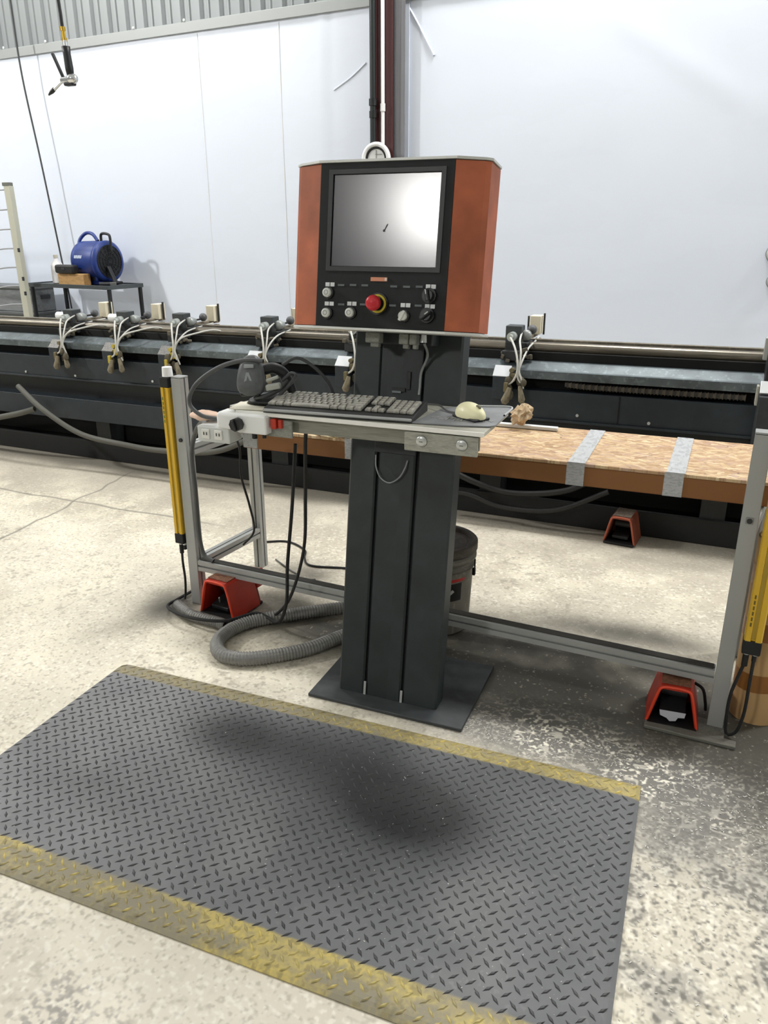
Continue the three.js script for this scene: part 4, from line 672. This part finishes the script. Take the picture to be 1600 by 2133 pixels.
// bucket
{
  const t = thing('plastic_bucket', 'dirty grey plastic bucket with lid behind the console column', 'bucket', [-.865, .001, -2.68], 0);
  M('pail', lathe([[0, 0], [.125, 0], [.13, .008], [.139, .2], [.143, .27], [.151, .272], [.151, .28], [.144, .284], [.145, .3], [.153, .302], [.153, .312], [.146, .316], [.147, .345], [0, .345]], 44), dusty(0x9b9a93, .6), t);
  M('lid', lathe([[0, .352], [.11, .352], [.115, .356], [.125, .358], [.13, .368], [.15, .37], [.156, .364], [.156, .335], [.151, .33], [.148, .346], [0, .347]], 44), dusty(0x6b6560, .7), t);
  const arc = (r, h, y, a0, a1, rb) => { const g = new THREE.CylinderGeometry(r, rb || r, h, 16, 1, true, a0, a1); g.translate(0, y, 0); return g; };
  M('label', arc(.1415, .075, .19, -.05, 1.1, .1375), mat(0x17181a, .5, 0, { side: THREE.DoubleSide }), t); M('label_stripe', arc(.1425, .012, .24, -.15, 1.3), mat(0xc2322e, .5, 0, { side: THREE.DoubleSide }), t);
  M('label_mark', tube([[.05, .17, .1305], [.065, .18, .124], [.085, .186, .112], [.1, .2, .101]], .006, 20, 6), mat(0xc9c9c4, .5), t);
  M('bail', mg([tube([[.153, .3, .0], [.158, .27, .02], [.16, .26, .035]], .003, 16, 6), bx(.012, .03, .014, .003, .158, .262, .03)]), black, t);
}
// cardboard tube
{
  const t = thing('cardboard_tube', 'tall tan cardboard tube with brown tape behind the right post', 'tube', [.306, .001, -2.47], .3);
  M('wall', lathe([[.062, 0], [.074, 0], [.074, .62], [.062, .62], [.062, 0]], 40), mat(0xc09c6c, .7), t);
  for (const y of [.15, .33, .51]) { const g = new THREE.CylinderGeometry(.0748, .0748, .062, 40, 1, true), p = g.attributes.position; for (let i = 0; i < p.count; i++) p.setY(i, p.getY(i) + .12 * p.getX(i)); g.translate(0, y, 0); M('tape_band', g, mat(0x94632f, .4, 0, { side: THREE.DoubleSide }), t); }
}
// cables on the floor and hanging
hose('black_cable', 'thick black cable falling from the tray and looping round the red pedal', [[-1.27, .8, -2.3], [-1.295, .56, -2.3], [-1.325, .33, -2.3], [-1.345, .16, -2.31], [-1.42, .045, -2.36], [-1.52, .052, -2.385], [-1.61, .052, -2.28], [-1.75, .05, -2.255], [-1.86, .04, -2.29], [-1.935, .025, -2.35], [-1.95, .012, -2.43], [-1.94, .012, -2.52]], .0065, rubber, 'cable');
hose('black_cable', 'thin black cable hanging from the switch box to the low side rail', [[-1.43, .9, -2.1], [-1.5, .77, -2.3], [-1.54, .64, -2.36], [-1.55, .5, -2.42], [-1.62, .33, -2.55], [-1.72, .23, -2.62]], .0045, rubber, 'cable');
hose('grey_cable', 'grey cable running from the outlet box down behind the left post', [[-1.402, .91, -1.965], [-1.5, .9, -2.1], [-1.68, .83, -2.33], [-1.78, .76, -2.43], [-1.818, .68, -2.45], [-1.822, .5, -2.455], [-1.822, .3, -2.455], [-1.8, .232, -2.45], [-1.76, .215, -2.45]], .009, mat(0x4c4e4e, .5), 'cable');
hose('black_cable', 'thin black cable curling over the floor behind the guard frame', [[-1.95, .006, -3.15], [-1.84, .006, -3.2], [-1.7, .006, -3.13], [-1.66, .006, -3.05], [-1.6, .006, -2.98], [-1.43, .006, -3.01], [-1.2, .006, -3.05]], .005, rubber, 'cable');
hose('grey_cable', 'thin grey wire tangle on the floor behind the low rail', [[-1.78, .005, -2.98], [-1.66, .005, -2.9], [-1.6, .005, -2.86], [-1.66, .016, -2.82], [-1.58, .016, -2.78], [-1.5, .005, -2.85]], .0035, mat(0x5a5b5a, .6), 'cable');
hose('black_cable', 'black cable on the floor beside the right post and pedal', [[.115, .11, -2.4], [.14, .1, -2.39], [.155, .05, -2.39], [.16, .012, -2.41]], .005, rubber, 'cable');
// shavings
{
  const g = new THREE.BoxGeometry(1, .3, .35), N = 1500, im = new THREE.InstancedMesh(g, mat(0xffffff, .8), N), o = new THREE.Object3D(), c = new THREE.Color();
  for (let i = 0; i < N; i++) {
    let x, z, y = .0015; const r = rnd();
    if (r < .55) { x = rr(-.55, .35); z = -2.06 + .12 * (rnd() + rnd() - 1) + .1 * rnd() * (x > 0 ? 2.5 : .6); if (z < -1.96 && x < 0) { } } else if (r < .8) { x = rr(.01, .4); z = rr(-2.1, -1.2); } else { x = rr(-1.6, -.05); z = -1.15 - .7 * Math.pow(rnd(), 1.5); y = .0118; x = x < -.9 && rnd() < .6 ? x + .8 : x; }
    if (x < -.002 && z > -1.95 && y < .01) { y = .0118; if (z > -1.87 && rnd() < .5) z = -1.96 - .1 * rnd(), y = .0015; }
    if (x > -.56 && x < -.0 && z < -1.99 && x < -.55) x = -.5;
    const s = rr(.002, .0075) * (y > .01 ? .55 : 1); o.position.set(x, y, z); o.rotation.set(0, rr(0, 6.3), 0); o.scale.set(s, .0016, s * rr(.6, 1.2)); o.updateMatrix(); im.setMatrixAt(i, o.matrix);
    const v = rr(.5, .8); c.setRGB(v, v * .98, v * .92); im.setColorAt(i, c);
  }
  im.name = 'wood_shavings'; im.userData = { kind: 'stuff', label: 'pale shavings scattered on the floor right of the mat', category: 'shavings' }; im.castShadow = im.receiveShadow = true; scene.add(im);
}
renderer.render(scene, camera);
